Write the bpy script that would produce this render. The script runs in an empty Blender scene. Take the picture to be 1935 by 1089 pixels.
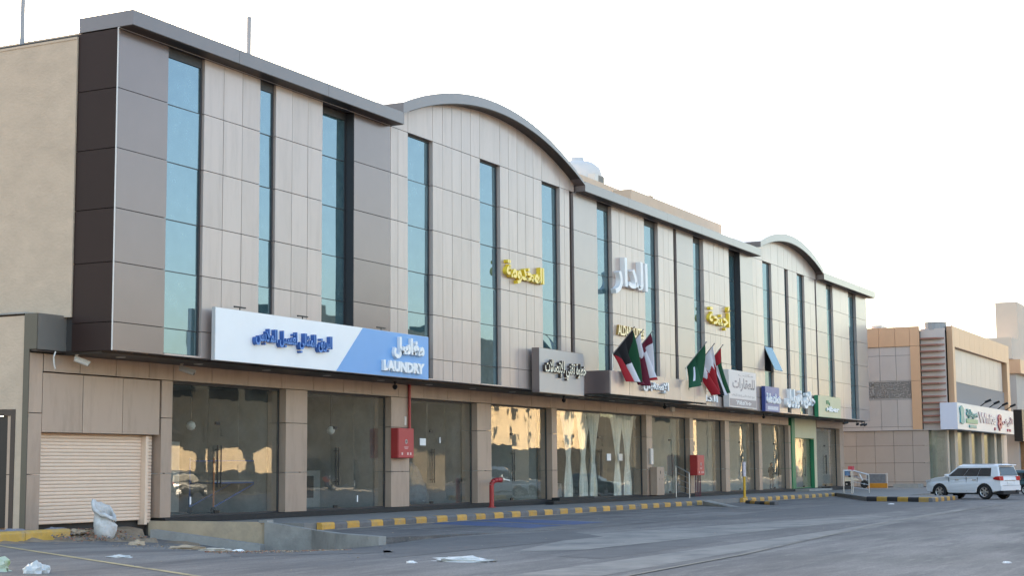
import bpy, bmesh, math, random
from mathutils import Vector, Matrix
rnd = random.Random(7)
R = math.radians
S = bpy.context.scene
COL = S.collection

# ---------------------------------------------------------------- camera
camd = bpy.data.cameras.new('camera')
cam = bpy.data.objects.new('camera', camd)
COL.objects.link(cam)
camd.sensor_width = 36.0
camd.lens = 36.0 * 3017.878 / 1935.0
camd.clip_end = 6000
yaw, pitch, roll = 1.10326389, 0.113881553, -0.0077430055
fw = Vector((math.sin(yaw) * math.cos(pitch), math.cos(yaw) * math.cos(pitch), math.sin(pitch)))
rt = Vector((math.cos(yaw), -math.sin(yaw), 0))
up = rt.cross(fw)
cr, sr = math.cos(roll), math.sin(roll)
rt, up = cr * rt + sr * up, cr * up - sr * rt
M = Matrix((rt, up, -fw)).transposed().to_4x4()
M.translation = Vector((0, -29.869, 1.5))
cam.matrix_world = M
S.camera = cam
S.render.resolution_x, S.render.resolution_y = 1024, 577

# ---------------------------------------------------------------- light
SUN_AZ, SUN_EL = R(32), R(13.5)      # azimuth from +y towards +x: low sun behind the building
W = bpy.data.worlds.new('World')
S.world = W
W.use_nodes = True
nt = W.node_tree
sky = nt.nodes.new('ShaderNodeTexSky')
sky.sky_type = 'NISHITA'
sky.sun_disc = False
sky.sun_elevation = SUN_EL
sky.sun_rotation = SUN_AZ
sky.altitude = 600
sky.air_density = 1.0
sky.dust_density = 4.0
sky.ozone_density = 0.3
bg = nt.nodes['Background']
bg.inputs['Strength'].default_value = 0.15
nt.links.new(sky.outputs[0], bg.inputs['Color'])
sl = bpy.data.lights.new('sun', 'SUN')
sl.energy = 4.0
sl.angle = R(0.5)
sl.color = (1.0, 0.80, 0.58)
so = bpy.data.objects.new('sun', sl)
COL.objects.link(so)
sd = Vector((math.sin(SUN_AZ) * math.cos(SUN_EL), math.cos(SUN_AZ) * math.cos(SUN_EL), math.sin(SUN_EL)))
so.rotation_euler = sd.to_track_quat('Z', 'Y').to_euler()
so.location = sd * 300
S.view_settings.view_transform = 'Standard'
S.view_settings.look = 'None'
S.view_settings.exposure = 2.27
S.view_settings.gamma = 1.0
S.view_settings.use_curve_mapping = False

# ---------------------------------------------------------------- helpers
class MB:
    """collects simple shapes and links them as ONE mesh object"""
    def __init__(s):
        s.v, s.f, s.m = [], [], []
        s.cur = 0
    def mat(s, i):
        s.cur = i
        return s
    def add(s, vs, fs):
        n = len(s.v)
        s.v += [tuple(p) for p in vs]
        for f in fs:
            s.f.append(tuple(i + n for i in f))
            s.m.append(s.cur)
        return s
    def box(s, x0, x1, y0, y1, z0, z1):
        return s.add([(x0, y0, z0), (x1, y0, z0), (x1, y1, z0), (x0, y1, z0), (x0, y0, z1), (x1, y0, z1), (x1, y1, z1), (x0, y1, z1)],
                     [(0, 3, 2, 1), (4, 5, 6, 7), (0, 1, 5, 4), (1, 2, 6, 5), (2, 3, 7, 6), (3, 0, 4, 7)])
    def prism(s, poly, d0, d1, ax='y'):
        """poly in the two other axes, extruded along ax from d0 to d1"""
        n = len(poly)
        def P(a, b, d):
            return {'y': (a, d, b), 'x': (d, a, b), 'z': (a, b, d)}[ax]
        vs = [P(a, b, d0) for a, b in poly] + [P(a, b, d1) for a, b in poly]
        fs = [tuple(range(n)), tuple(range(2 * n - 1, n - 1, -1))]
        fs += [(i, i + n, (i + 1) % n + n, (i + 1) % n) for i in range(n)]
        return s.add(vs, fs)
    def tube(s, a, b, r, n=8, r2=None):
        a, b = Vector(a), Vector(b)
        d = (b - a).normalized()
        t = Vector((0, 0, 1)) if abs(d.z) < .9 else Vector((1, 0, 0))
        u = d.cross(t).normalized()
        w = d.cross(u)
        r2 = r if r2 is None else r2
        vs = []
        for c, q in ((a, r), (b, r2)):
            vs += [c + q * (math.cos(6.28318 * i / n) * u + math.sin(6.28318 * i / n) * w) for i in range(n)]
        fs = [(i, (i + 1) % n, n + (i + 1) % n, n + i) for i in range(n)] + [tuple(range(n - 1, -1, -1)), tuple(range(n, 2 * n))]
        return s.add(vs, fs)
    def path(s, pts, r, n=8):
        for a, b in zip(pts, pts[1:]):
            s.tube(a, b, r, n)
        return s
    def lathe(s, prof, c, n=16, ax='z', caps=True):
        """prof: (radius, height) list"""
        vs, fs = [], []
        for r, h in prof:
            for i in range(n):
                a = 6.2831853 * i / n
                p = (r * math.cos(a), r * math.sin(a), h)
                if ax == 'y':
                    p = (p[0], p[2], p[1])
                if ax == 'x':
                    p = (p[2], p[0], p[1])
                vs.append((c[0] + p[0], c[1] + p[1], c[2] + p[2]))
        for k in range(len(prof) - 1):
            fs += [(k * n + i, k * n + (i + 1) % n, (k + 1) * n + (i + 1) % n, (k + 1) * n + i) for i in range(n)]
        if caps:
            fs.append(tuple(range(n - 1, -1, -1)))
            fs.append(tuple(range((len(prof) - 1) * n, len(prof) * n)))
        return s.add(vs, fs)
    def grid(s, fn, nu, nv):
        vs = [fn(i / nu, j / nv) for j in range(nv + 1) for i in range(nu + 1)]
        return s.add(vs, [(j * (nu + 1) + i, j * (nu + 1) + i + 1, (j + 1) * (nu + 1) + i + 1, (j + 1) * (nu + 1) + i) for j in range(nv) for i in range(nu)])
    def build(s, name, mats, parent=None, smooth=False, bevel=0, fix=True):
        me = bpy.data.meshes.new(name)
        me.from_pydata(s.v, [], s.f)
        if not isinstance(mats, (list, tuple)):
            mats = [mats]
        for m in mats:
            me.materials.append(m)
        me.polygons.foreach_set('material_index', s.m)
        if fix:
            b = bmesh.new()
            b.from_mesh(me)
            bmesh.ops.recalc_face_normals(b, faces=b.faces)
            b.to_mesh(me)
            b.free()
        if smooth:
            me.polygons.foreach_set('use_smooth', [True] * len(me.polygons))
        me.update()
        o = bpy.data.objects.new(name, me)
        COL.objects.link(o)
        if parent:
            put(o, parent)
        if bevel:
            bv = o.modifiers.new('b', 'BEVEL')
            bv.width = bevel
            bv.segments = 2
            bv.limit_method = 'ANGLE'
            bv.angle_limit = R(35)
        return o

def put(o, parent):
    """parent in world space: parents keep an identity rotation unless they are movable things"""
    o.parent = parent
    o.matrix_parent_inverse = Matrix.Translation(parent.location).inverted() if parent.parent is None else Matrix()

def tag(o, label, cat, group=None):
    o['label'] = label
    o['category'] = cat
    if group:
        o['group'] = group
    return o

def thing(name, label, cat, loc=(0, 0, 0), group=None):
    o = bpy.data.objects.new(name, None)
    o.location = loc
    o.empty_display_size = .3
    COL.objects.link(o)
    return tag(o, label, cat, group)

def struct(o, kind='structure'):
    o['kind'] = kind
    return o

def subcopy(src, parent, loc=None):
    c = src.copy()
    COL.objects.link(c)
    c.parent = parent
    if loc is not None:
        c.location = loc
    return c

# ---------------------------------------------------------------- materials
def mat(name, col, rough=.5, metal=0.0, var=0.0, scale=3.0, bump=0.0, bscale=60.0, spec=.5, obj_var=0.0, stretch=(1, 1, 1), stain=None, coat=0.0, ray=False):
    m = bpy.data.materials.new(name)
    m.use_nodes = True
    n, l = m.node_tree.nodes, m.node_tree.links
    p = n['Principled BSDF']
    p.inputs['Roughness'].default_value = rough
    p.inputs['Metallic'].default_value = metal
    p.inputs['Specular IOR Level'].default_value = spec
    p.inputs['Coat Weight'].default_value = coat
    p.inputs['Coat Roughness'].default_value = .14
    p.inputs['Base Color'].default_value = (*col, 1)
    src = None
    if var or obj_var or stain or bump:
        g = n.new('ShaderNodeNewGeometry')
        mp = n.new('ShaderNodeMapping')
        mp.inputs['Scale'].default_value = stretch
        l.new(g.outputs['Position'], mp.inputs['Vector'])
    if var or obj_var:
        h = n.new('ShaderNodeHueSaturation')
        h.inputs['Color'].default_value = (*col, 1)
        val = None
        if var:
            t = n.new('ShaderNodeTexNoise')
            t.inputs['Scale'].default_value = scale
            t.inputs['Detail'].default_value = 6
            t.inputs['Roughness'].default_value = .65
            l.new(mp.outputs[0], t.inputs['Vector'])
            r = n.new('ShaderNodeMapRange')
            r.inputs['From Min'].default_value = .25
            r.inputs['From Max'].default_value = .75
            r.inputs['To Min'].default_value = 1 - var
            r.inputs['To Max'].default_value = 1 + var
            l.new(t.outputs['Fac'], r.inputs['Value'])
            val = r.outputs[0]
        if obj_var:
            oi = n.new('ShaderNodeObjectInfo')
            r2 = n.new('ShaderNodeMapRange')
            r2.inputs['To Min'].default_value = 1 - obj_var
            r2.inputs['To Max'].default_value = 1 + obj_var
            l.new(oi.outputs['Random'], r2.inputs['Value'])
            if val is None:
                val = r2.outputs[0]
            else:
                mm = n.new('ShaderNodeMath')
                mm.operation = 'MULTIPLY'
                l.new(val, mm.inputs[0])
                l.new(r2.outputs[0], mm.inputs[1])
                val = mm.outputs[0]
        l.new(val, h.inputs['Value'])
        src = h.outputs[0]
    if stain:
        scol, samt, sscale = stain
        t = n.new('ShaderNodeTexNoise')
        t.inputs['Scale'].default_value = sscale
        t.inputs['Detail'].default_value = 8
        t.inputs['Roughness'].default_value = .7
        l.new(mp.outputs[0], t.inputs['Vector'])
        r = n.new('ShaderNodeMapRange')
        r.inputs['From Min'].default_value = .48
        r.inputs['From Max'].default_value = .68
        r.inputs['To Max'].default_value = samt
        l.new(t.outputs['Fac'], r.inputs['Value'])
        mx = n.new('ShaderNodeMix')
        mx.data_type = 'RGBA'
        mx.inputs['A'].default_value = (*col, 1)
        if src:
            l.new(src, mx.inputs['A'])
        mx.inputs['B'].default_value = (*scol, 1)
        l.new(r.outputs[0], mx.inputs['Factor'])
        src = mx.outputs['Result']
    if src:
        l.new(src, p.inputs['Base Color'])
    if bump:
        t = n.new('ShaderNodeTexNoise')
        t.inputs['Scale'].default_value = bscale
        t.inputs['Detail'].default_value = 5
        l.new(mp.outputs[0], t.inputs['Vector'])
        b = n.new('ShaderNodeBump')
        b.inputs['Strength'].default_value = bump
        b.inputs['Distance'].default_value = .02
        l.new(t.outputs['Fac'], b.inputs['Height'])
        l.new(b.outputs[0], p.inputs['Normal'])
    return m

def glass_mat(name, tint, refl, base, graze):
    """clear shop glass: see-through with a mirror layer that grows towards grazing angles"""
    m = bpy.data.materials.new(name)
    m.use_nodes = True
    n, l = m.node_tree.nodes, m.node_tree.links
    n.remove(n['Principled BSDF'])
    tr = n.new('ShaderNodeBsdfTransparent')
    tr.inputs[0].default_value = (*tint, 1)
    gl = n.new('ShaderNodeBsdfGlossy')
    gl.inputs['Color'].default_value = (*refl, 1)
    gl.inputs['Roughness'].default_value = 0.0
    gw = n.new('ShaderNodeNewGeometry')
    wv = n.new('ShaderNodeTexNoise')
    wv.inputs['Scale'].default_value = 1.1
    wv.inputs['Detail'].default_value = 2
    l.new(gw.outputs['Position'], wv.inputs['Vector'])
    bw = n.new('ShaderNodeBump')
    bw.inputs['Strength'].default_value = .10
    bw.inputs['Distance'].default_value = .02
    l.new(wv.outputs['Fac'], bw.inputs['Height'])
    l.new(bw.outputs[0], gl.inputs['Normal'])
    lw = n.new('ShaderNodeLayerWeight')
    lw.inputs['Blend'].default_value = .5
    pw = n.new('ShaderNodeMath')
    pw.operation = 'POWER'
    pw.inputs[1].default_value = 4.0
    l.new(lw.outputs['Facing'], pw.inputs[0])
    ma = n.new('ShaderNodeMath')
    ma.operation = 'MULTIPLY_ADD'
    ma.inputs[1].default_value = graze
    ma.inputs[2].default_value = base
    l.new(pw.outputs[0], ma.inputs[0])
    mx = n.new('ShaderNodeMixShader')
    l.new(ma.outputs[0], mx.inputs[0])
    l.new(tr.outputs[0], mx.inputs[1])
    l.new(gl.outputs[0], mx.inputs[2])
    # a film of dust
    g = n.new('ShaderNodeNewGeometry')
    t = n.new('ShaderNodeTexNoise')
    t.inputs['Scale'].default_value = 1.6
    t.inputs['Detail'].default_value = 8
    t.inputs['Roughness'].default_value = .75
    l.new(g.outputs['Position'], t.inputs['Vector'])
    r = n.new('ShaderNodeMapRange')
    r.inputs['From Min'].default_value = .45
    r.inputs['From Max'].default_value = .8
    r.inputs['To Min'].default_value = .012
    r.inputs['To Max'].default_value = .09
    l.new(t.outputs['Fac'], r.inputs['Value'])
    df = n.new('ShaderNodeBsdfDiffuse')
    df.inputs[0].default_value = (.42, .40, .36, 1)
    m2 = n.new('ShaderNodeMixShader')
    l.new(r.outputs[0], m2.inputs[0])
    l.new(mx.outputs[0], m2.inputs[1])
    l.new(df.outputs[0], m2.inputs[2])
    l.new(m2.outputs[0], n['Material Output'].inputs['Surface'])
    return m

def mirror_glass(name, refl, under, fac):
    """tinted reflective facade glass"""
    m = bpy.data.materials.new(name)
    m.use_nodes = True
    n, l = m.node_tree.nodes, m.node_tree.links
    n.remove(n['Principled BSDF'])
    gl = n.new('ShaderNodeBsdfGlossy')
    gl.inputs['Color'].default_value = (*refl, 1)
    gl.inputs['Roughness'].default_value = .015
    df = n.new('ShaderNodeBsdfDiffuse')
    g = n.new('ShaderNodeNewGeometry')
    t = n.new('ShaderNodeTexNoise')
    t.inputs['Scale'].default_value = 2.5
    t.inputs['Detail'].default_value = 7
    t.inputs['Roughness'].default_value = .7
    l.new(g.outputs['Position'], t.inputs['Vector'])
    cr_ = n.new('ShaderNodeValToRGB')
    cr_.color_ramp.elements[0].position = .35
    cr_.color_ramp.elements[0].color = (*under, 1)
    cr_.color_ramp.elements[1].position = .8
    cr_.color_ramp.elements[1].color = tuple(c * 1.8 + .03 for c in under) + (1,)
    l.new(t.outputs['Fac'], cr_.inputs[0])
    l.new(cr_.outputs[0], df.inputs[0])
    wv = n.new('ShaderNodeTexNoise')
    wv.inputs['Scale'].default_value = .9
    wv.inputs['Detail'].default_value = 1
    l.new(g.outputs['Position'], wv.inputs['Vector'])
    b = n.new('ShaderNodeBump')
    b.inputs['Strength'].default_value = .12
    b.inputs['Distance'].default_value = .02
    l.new(wv.outputs['Fac'], b.inputs['Height'])
    l.new(b.outputs[0], gl.inputs['Normal'])
    mx = n.new('ShaderNodeMixShader')
    mx.inputs[0].default_value = fac
    l.new(df.outputs[0], mx.inputs[1])
    l.new(gl.outputs[0], mx.inputs[2])
    l.new(mx.outputs[0], n['Material Output'].inputs['Surface'])
    return m

beige = mat('beige_composite_panel', (.485, .392, .350), .34, .15, .06, .6, obj_var=.05, coat=.42, stain=((.345, .27, .235), .42, 2.2), stretch=(1, 1, .14))
bronze = mat('bronze_composite_panel', (.215, .165, .158), .26, .5, .06, .6, obj_var=.05, coat=.42)
darkpan = mat('dark_brown_panel', (.036, .021, .018), .42, 0, spec=.12, var=.05, scale=.6, obj_var=.05) if True else mat('dark_brown_panel', (.052, .042, .042), .22, .4, .05, .6, obj_var=.05)
greypan = mat('grey_fascia_panel', (.148, .115, .110), .34, .2, .06, .8, obj_var=.06, coat=.7)
joint = mat('joint_shadow_backing', (.05, .045, .042), .9)
frame = mat('dark_window_frame', (.045, .045, .05), .45, .3)
lightmetal = mat('light_metal_trim', (.62, .59, .57), .45, .2)
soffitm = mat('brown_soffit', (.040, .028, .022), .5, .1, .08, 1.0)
pierm = mat('tan_pier_panel', (.41, .31, .245), .42, .2, .05, .7, obj_var=.04, stain=((.26, .20, .155), .45, 2.4), stretch=(1, 1, .2))
granite = mat('black_granite', (.022, .022, .024), .6, 0, .25, 6.0, spec=.3)
stucco = mat('tan_stucco', (.52, .405, .30), .9, 0, .10, 1.3, bump=.7, bscale=9, stain=((.38, .30, .225), .3, .9), stretch=(1, 1, 1.6))
stucco2 = mat('tan_rooftop_render', (.62, .47, .35), .9, 0, .06, 1.3, bump=.3, bscale=14)
glassB = mirror_glass('blue_reflective_glass', (.62, .78, .90), (.031, .066, .074), .29)
glassS = glass_mat('clear_shop_glass', (.955, .975, .965), (.95, .97, .96), .085, .34)
black = mat('black_metal', (.02, .02, .022), .4, .4)
white = mat('white_paint', (.80, .80, .80), .45, 0, .03, 2)
signwhite = mat('white_sign_face', (.82, .82, .83), .35, 0, .02, 1.0, stain=((.7, .7, .72), .3, .8))
signblue = mat('blue_sign_face', (.17, .36, .68), .35, 0, .03, 1.0)
deepblue = mat('deep_blue_lettering', (.035, .11, .36), .35)
midblue = mat('blue_lettering_face', (.10, .24, .58), .35)
yellow = mat('yellow_lettering', (.95, .72, .20), .35)
gold = mat('gold_lettering', (.45, .29, .09), .3, .7)
goldface = mat('pale_gold_face', (.85, .70, .42), .35, .2)
red = mat('red_paint', (.36, .03, .03), .4, 0, .06, 3)
silver = mat('silver_metal', (.55, .55, .55), .3, .8)
# ---------------------------------------------------------------- ground, road, pavement
def asphalt_mat():
    m = bpy.data.materials.new('dusty_asphalt')
    m.use_nodes = True
    n, l = m.node_tree.nodes, m.node_tree.links
    p = n['Principled BSDF']
    p.inputs['Roughness'].default_value = .85
    p.inputs['Specular IOR Level'].default_value = .35
    g = n.new('ShaderNodeNewGeometry')
    def noise(scale, det, st=(1, 1, 1), rough=.6):
        mp = n.new('ShaderNodeMapping')
        mp.inputs['Scale'].default_value = st
        l.new(g.outputs['Position'], mp.inputs['Vector'])
        t = n.new('ShaderNodeTexNoise')
        t.inputs['Scale'].default_value = scale
        t.inputs['Detail'].default_value = det
        t.inputs['Roughness'].default_value = rough
        l.new(mp.outputs[0], t.inputs['Vector'])
        return t.outputs['Fac']
    def rng(v, a, b, c, d):
        r = n.new('ShaderNodeMapRange')
        for k, x in zip(('From Min', 'From Max', 'To Min', 'To Max'), (a, b, c, d)):
            r.inputs[k].default_value = x
        l.new(v, r.inputs['Value'])
        return r.outputs[0]
    def mixc(f, a, b):
        x = n.new('ShaderNodeMix')
        x.data_type = 'RGBA'
        l.new(f, x.inputs['Factor'])
        for k, c in (('A', a), ('B', b)):
            if isinstance(c, tuple):
                x.inputs[k].default_value = (*c, 1)
            else:
                l.new(c, x.inputs[k])
        return x.outputs['Result']
    c = mixc(rng(noise(.13, 9, (.7, 1.2, 1), .68), .36, .64, 0, 1), (.138, .127, .120), (.262, .242, .225))
    c = mixc(rng(noise(.5, 7, (.25, 1.4, 1)), .47, .70, 0, .85), c, (.070, .070, .077))      # tyre and oil streaks along the road
    c = mixc(rng(noise(.33, 8, (.6, 1, 1), .75), .56, .74, 0, .6), c, (.25, .225, .195))      # dust
    c = mixc(rng(noise(2.6, 7, (.11, .9, 1), .75), .46, .66, 0, .50), c, (.085, .079, .077))     # tyre-darkened blotches
    c = mixc(rng(noise(3.4, 7, (.13, .9, 1), .75), .52, .70, 0, .55), c, (.34, .315, .285))      # sand dragged along by tyres
    c = mixc(rng(noise(.75, 9, (.35, 1, 1), .8), .60, .66, 0, .55), c, (.052, .050, .051))     # oil and repair stains
    c = mixc(rng(noise(1.9, 9, (.5, 1, 1), .8), .60, .72, 0, .6), c, (.30, .275, .24))          # scattered sand
    c = mixc(rng(noise(6.0, 6, (1, 1, 1), .8), .58, .72, 0, .4), c, (.05, .048, .05))
    c = mixc(rng(noise(26, 4, (1, 1, 1), .75), .38, .66, 0, .6), c, (.060, .058, .059))
    l.new(c, p.inputs['Base Color'])
    b = n.new('ShaderNodeBump')
    b.inputs['Strength'].default_value = .5
    b.inputs['Distance'].default_value = .015
    l.new(noise(30, 6), b.inputs['Height'])
    l.new(b.outputs[0], p.inputs['Normal'])
    return m
asphalt = asphalt_mat()
sand = mat('sandy_ground', (.22, .165, .12), .95, 0, .15, .2, bump=.4, bscale=4)
concrete = mat('grey_concrete', (.32, .305, .28), .9, 0, .14, 1.5, bump=.5, bscale=14, stain=((.18, .17, .155), .6, 1.1))
paving = mat('grey_paving', (.20, .19, .18), .85, 0, .12, .9, bump=.3, bscale=20, stain=((.28, .25, .21), .5, .8))
def worn_mat(name, col, lo, hi, sc=3.0, amt=1.0):
    """thin road paint, rubbed through to the asphalt colour in patches"""
    return mat(name, col, .75, 0, .12, 2.0, stain=((.085, .085, .09), amt, sc))

struct(MB().box(-3000, 3000, -3000, 3000, -2.0, -1.30).build('ground', sand))
# road with a shallow hollow in front of the retaining wall
def dip(x, y):
    dx, dy = x - 40.6, y + 1.9
    s = -(dx * .826 + dy * .57)
    q = -dx * .57 + dy * .826
    k = max(0.0, 1 - s / 12.5) if s > 0 else max(0.0, 1 + s / 6)
    return -.28 - .68 * k * math.exp(-q * q / (12.6 if q > 0 else 8.5))
xs = [-60, -20, 5, 15] + [20 + i * .8 for i in range(36)] + [49, 52, 60, 80, 120, 200, 420]
ys = [-48, -35, -25, -18] + [-15 + i * .7 for i in range(26)] + [3.4, 6.0]
rb = MB()
rb.v = [(x, y, dip(x, y)) for y in ys for x in xs]
nx = len(xs)
rb.f = [(j * nx + i, j * nx + i + 1, (j + 1) * nx + i + 1, (j + 1) * nx + i) for j in range(len(ys) - 1) for i in range(nx - 1)]
rb.m = [0] * len(rb.f)
struct(rb.build('road', asphalt, smooth=True))
struct(MB().prism([(40.75, -1.0), (40.75, -2.6), (38.6, -4.9), (37.1, -7.15), (44, -9.6), (60, -9.6), (60, -1.0)], -.9, -.272, 'z').build('parking_apron', asphalt))
struct(MB().box(-60, 420, -56, -47.5, -1.2, -.14).build('far_pavement', paving))

# pavement in front of the shops (left edge follows the retaining wall)
pv = MB().prism([(39.15, 2.6), (39.15, 1.9), (40.75, -1.0), (40.9, -2.08), (104.0, -2.08), (104, 22), (39.15, 22)], -1.1, -.05, 'z')
pav = struct(pv.build('pavement', paving))
struct(MB().prism([(104.004, -2.08), (100.2, -2.08), (85.3, -7.9), (83.3, -11.65), (89.4, -11.65), (90.2, -9.0), (127, -6.2), (300, -7), (300, 22), (104.004, 22)], -1.1, -.055, 'z').build('corner_pavement', paving))

# kerbs: every painted stone is a part
kyel = mat('yellow_kerb_paint', (.52, .285, .05), .7, 0, .15, 5, obj_var=.12, stain=((.30, .23, .15), .6, 4))
kgrey = mat('grey_kerb_paint', (.115, .11, .112), .7, 0, .2, 5, obj_var=.15, stain=((.2, .18, .16), .4, 4))
kblack = mat('black_kerb_paint', (.03, .03, .033), .6, 0, .2, 5, obj_var=.1)
kyel2 = mat('bright_yellow_kerb_paint', (.52, .31, .06), .6, 0, .12, 5, obj_var=.08, stain=((.36, .28, .19), .75, 2.6))
def stone_mesh(L, h, w, m):
    b = MB()
    # chamfered front edge
    prof = [(0, 0), (w, 0), (w, h), (.06, h), (.02, h - .02), (0, h - .07)]
    n = len(prof)
    b.add([(.006, y, z) for y, z in prof] + [(L - .006, y, z) for y, z in prof],
          [tuple(range(n)), tuple(range(2 * n - 1, n - 1, -1))] + [(i, i + n, (i + 1) % n + n, (i + 1) % n) for i in range(n)])
    o = b.build('kerb_stone', m)
    me = o.data
    bpy.data.objects.remove(o)
    return me
def kerb_run(p0, p1, mats, zb=-.29, h=.235, w=.2, L=.7175, first=0, parent=None):
    p0, p1 = Vector(p0), Vector(p1)
    d = p1 - p0
    n = max(1, round(d.length / L))
    L = d.length / n
    a = math.atan2(d.y, d.x)
    mes = [stone_mesh(L, h, w, m) for m in mats]
    for i in range(n):
        o = bpy.data.objects.new('kerb_stone', mes[(i + first) % len(mes)])
        COL.objects.link(o)
        o.location = (*(p0 + d * (i / n)), zb + rnd.uniform(-.006, .006))
        o.rotation_euler = (0, 0, a + rnd.uniform(-.008, .008))
        put(o, parent)
def kerb_thing(name, loc):
    o = bpy.data.objects.new(name, None)
    o.location = loc
    COL.objects.link(o)
    return struct(o)
k = kerb_thing('kerb', (40.9, -2.3, 0))
kerb_run((41.55, -2.3), (75.3, -2.3), (kyel, kgrey), parent=k)
kerb_run((81.6, -2.3), (103.6, -2.3), (kyel, kgrey), parent=k)
k2 = kerb_thing('island_kerb', (83, -11.9, 0))
kerb_run((85.15, -7.95), (83.0, -11.75), (kblack, kyel2), zb=-.29, h=.26, L=.73, parent=k2)
kerb_run((83.0, -11.9), (89.4, -11.9), (kyel, kgrey), L=.72, first=1, parent=k2)
k3 = kerb_thing('short_kerb', (76, -5, 0))
kerb_run((78.9, -3.3), (75.6, -5.9), (kblack, kyel, kgrey), h=.16, zb=-.28, parent=k3)
ky = kerb_thing('yellow_kerb', (32, .9, 0))
kerb_run((27.0, .75), (34.0, .9), (kyel2,), zb=-.30, h=.30, w=.3, L=1.75, parent=ky)

# sloping concrete ramp from the pavement down to the parking bays
tag(MB().add([(73.6, -2.95, -.05), (75.4, -2.6, -.05), (70.4, -6.0, -.262), (71.2, -5.1, -.262), (73.6, -2.95, -.3), (75.4, -2.6, -.3), (70.4, -6, -.3), (71.2, -5.1, -.3)],
    [(0, 1, 2, 3), (4, 7, 6, 5), (0, 3, 7, 4), (1, 5, 6, 2), (3, 2, 6, 7), (0, 4, 5, 1)]).build('concrete_ramp', concrete),
    'low concrete ramp sloping from the striped kerb down to the parking', 'ramp')

# road paint: sheets a few millimetres above the asphalt
def strip(name, pts, w, m, z=-.2665):
    b = MB()
    for (ax, ay), (bx, by) in zip(pts, pts[1:]):
        d = Vector((bx - ax, by - ay)).normalized() * w / 2
        za = max(dip(ax, ay) + .008, z) if z is not None else dip(ax, ay) + .008
        zb = max(dip(bx, by) + .008, z) if z is not None else dip(bx, by) + .008
        b.add([(ax - d.y, ay + d.x, za), (ax + d.y, ay - d.x, za), (bx + d.y, by - d.x, zb), (bx - d.y, by + d.x, zb)], [(0, 1, 2, 3)])
    return struct(b.build(name, m, fix=False))
wy = worn_mat('worn_yellow_line', (.42, .33, .17), 0, 0, 2.2, .85)
ww = worn_mat('worn_white_line', (.30, .30, .30), 0, 0, 1.6, .95)
wb = worn_mat('worn_blue_bay_paint', (.045, .085, .20), 0, 0, .8, .85)
ypts = [(30.9, .9), (30.2, -.3), (28.4, -3.1), (26.4, -6.2), (24.5, -9.2), (22.8, -11.9), (19, -18)]
ypts = [(ypts[i][0] + (ypts[i + 1][0] - ypts[i][0]) * t / 4, ypts[i][1] + (ypts[i + 1][1] - ypts[i][1]) * t / 4) for i in range(len(ypts) - 1) for t in range(4)]
strip('yellow_line', ypts, .15, wy, None)
bay = lambda x: [(x, -2.5), (x - 1.6, -5.2), (x - 3.3, -8.2)]
for x in (44.3, 47.3, 50.3, 53.3, 56.3, 59.3, 62.3, 65.3, 68.3, 71.3):
    strip('bay_line', bay(x), .10, ww)
strip('edge_line', [(20, -19.6), (32, -19.0), (52, -17.1), (73, -16.4), (120, -15.5)], .10, worn_mat('worn_pale_line', (.20, .178, .145), 0, 0, 1.4, 1.0))
dark_as = mat('newer_dark_asphalt', (.098, .094, .093), .85, 0, .25, 1.2, bump=.4, bscale=30, stain=((.13, .125, .12), .8, .9))
pale_dust = mat('pale_dust_film', (.235, .217, .196), .95, 0, .2, 1.5, bump=.3, bscale=20, stain=((.13, .127, .125), 1.0, .55))
sand_d = mat('drifted_sand', (.33, .28, .22), .95, 0, .2, 2, bump=.3, bscale=25, stain=((.14, .135, .13), 1.0, 1.3))
def sheet(name, pts, m, z):
    return struct(MB().add([(x, y, z) for x, y in pts], [tuple(range(len(pts)))]).build(name, m, fix=False))
def lying(name, q, m, n=14):
    b = MB()
    P = lambda u, v: tuple((q[0][k] * (1 - u) + q[1][k] * u) * (1 - v) + (q[3][k] * (1 - u) + q[2][k] * u) * v for k in (0, 1))
    b.grid(lambda u, v: (*P(u, v), dip(*P(u, v)) + .006), n, n)
    return struct(b.build(name, m, smooth=True, fix=False))
lying('asphalt_patch', [(36.2, -7.6), (42.6, -10.1), (39.5, -12.6), (28.4, -12.6)], dark_as)
lying('asphalt_patch', [(33.5, -4.5), (36.3, -7.2), (30.5, -11.5), (28.0, -9.0)], dark_as)
sheet('asphalt_patch', [(30.2, -15.6), (38.5, -15.3), (38.0, -16.6), (29.6, -16.9)], dark_as, -.2755)
sheet('asphalt_patch', [(52, -9.7), (78, -8.6), (86, -13.2), (60, -13.9)], dark_as, -.2755)
sheet('dust_film', [(41.0, -11.6), (60, -14.6), (58, -15.9), (33, -15.0), (31.5, -13.9)], pale_dust, -.2752)
sheet('dust_film', [(24.2, -17.4), (46, -17.2), (70, -15.9), (70, -16.3), (46, -17.9), (25, -18.9)], pale_dust, -.2756)
sheet('sand_drift', [(41.6, -2.33), (75.2, -2.33), (75.0, -2.62), (60, -2.75), (50, -2.6), (41.7, -2.8)], sand_d, -.2655)
sheet('sand_drift', [(82, -2.33), (103.4, -2.33), (103.2, -2.75), (90, -2.65), (82, -2.9)], sand_d, -.2745)
blue = MB()
blue.add([(50.8, -2.7, -.2675), (53.4, -2.7, -.2675), (50.2, -8.0, -.2675), (47.6, -8.0, -.2675)], [(0, 1, 2, 3)])
blue.add([(47.5, -2.7, -.2675), (50.1, -2.7, -.2675), (46.9, -8.0, -.2675), (44.3, -8.0, -.2675)], [(0, 1, 2, 3)])
struct(blue.build('blue_bay_marking', wb, fix=False))

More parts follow.
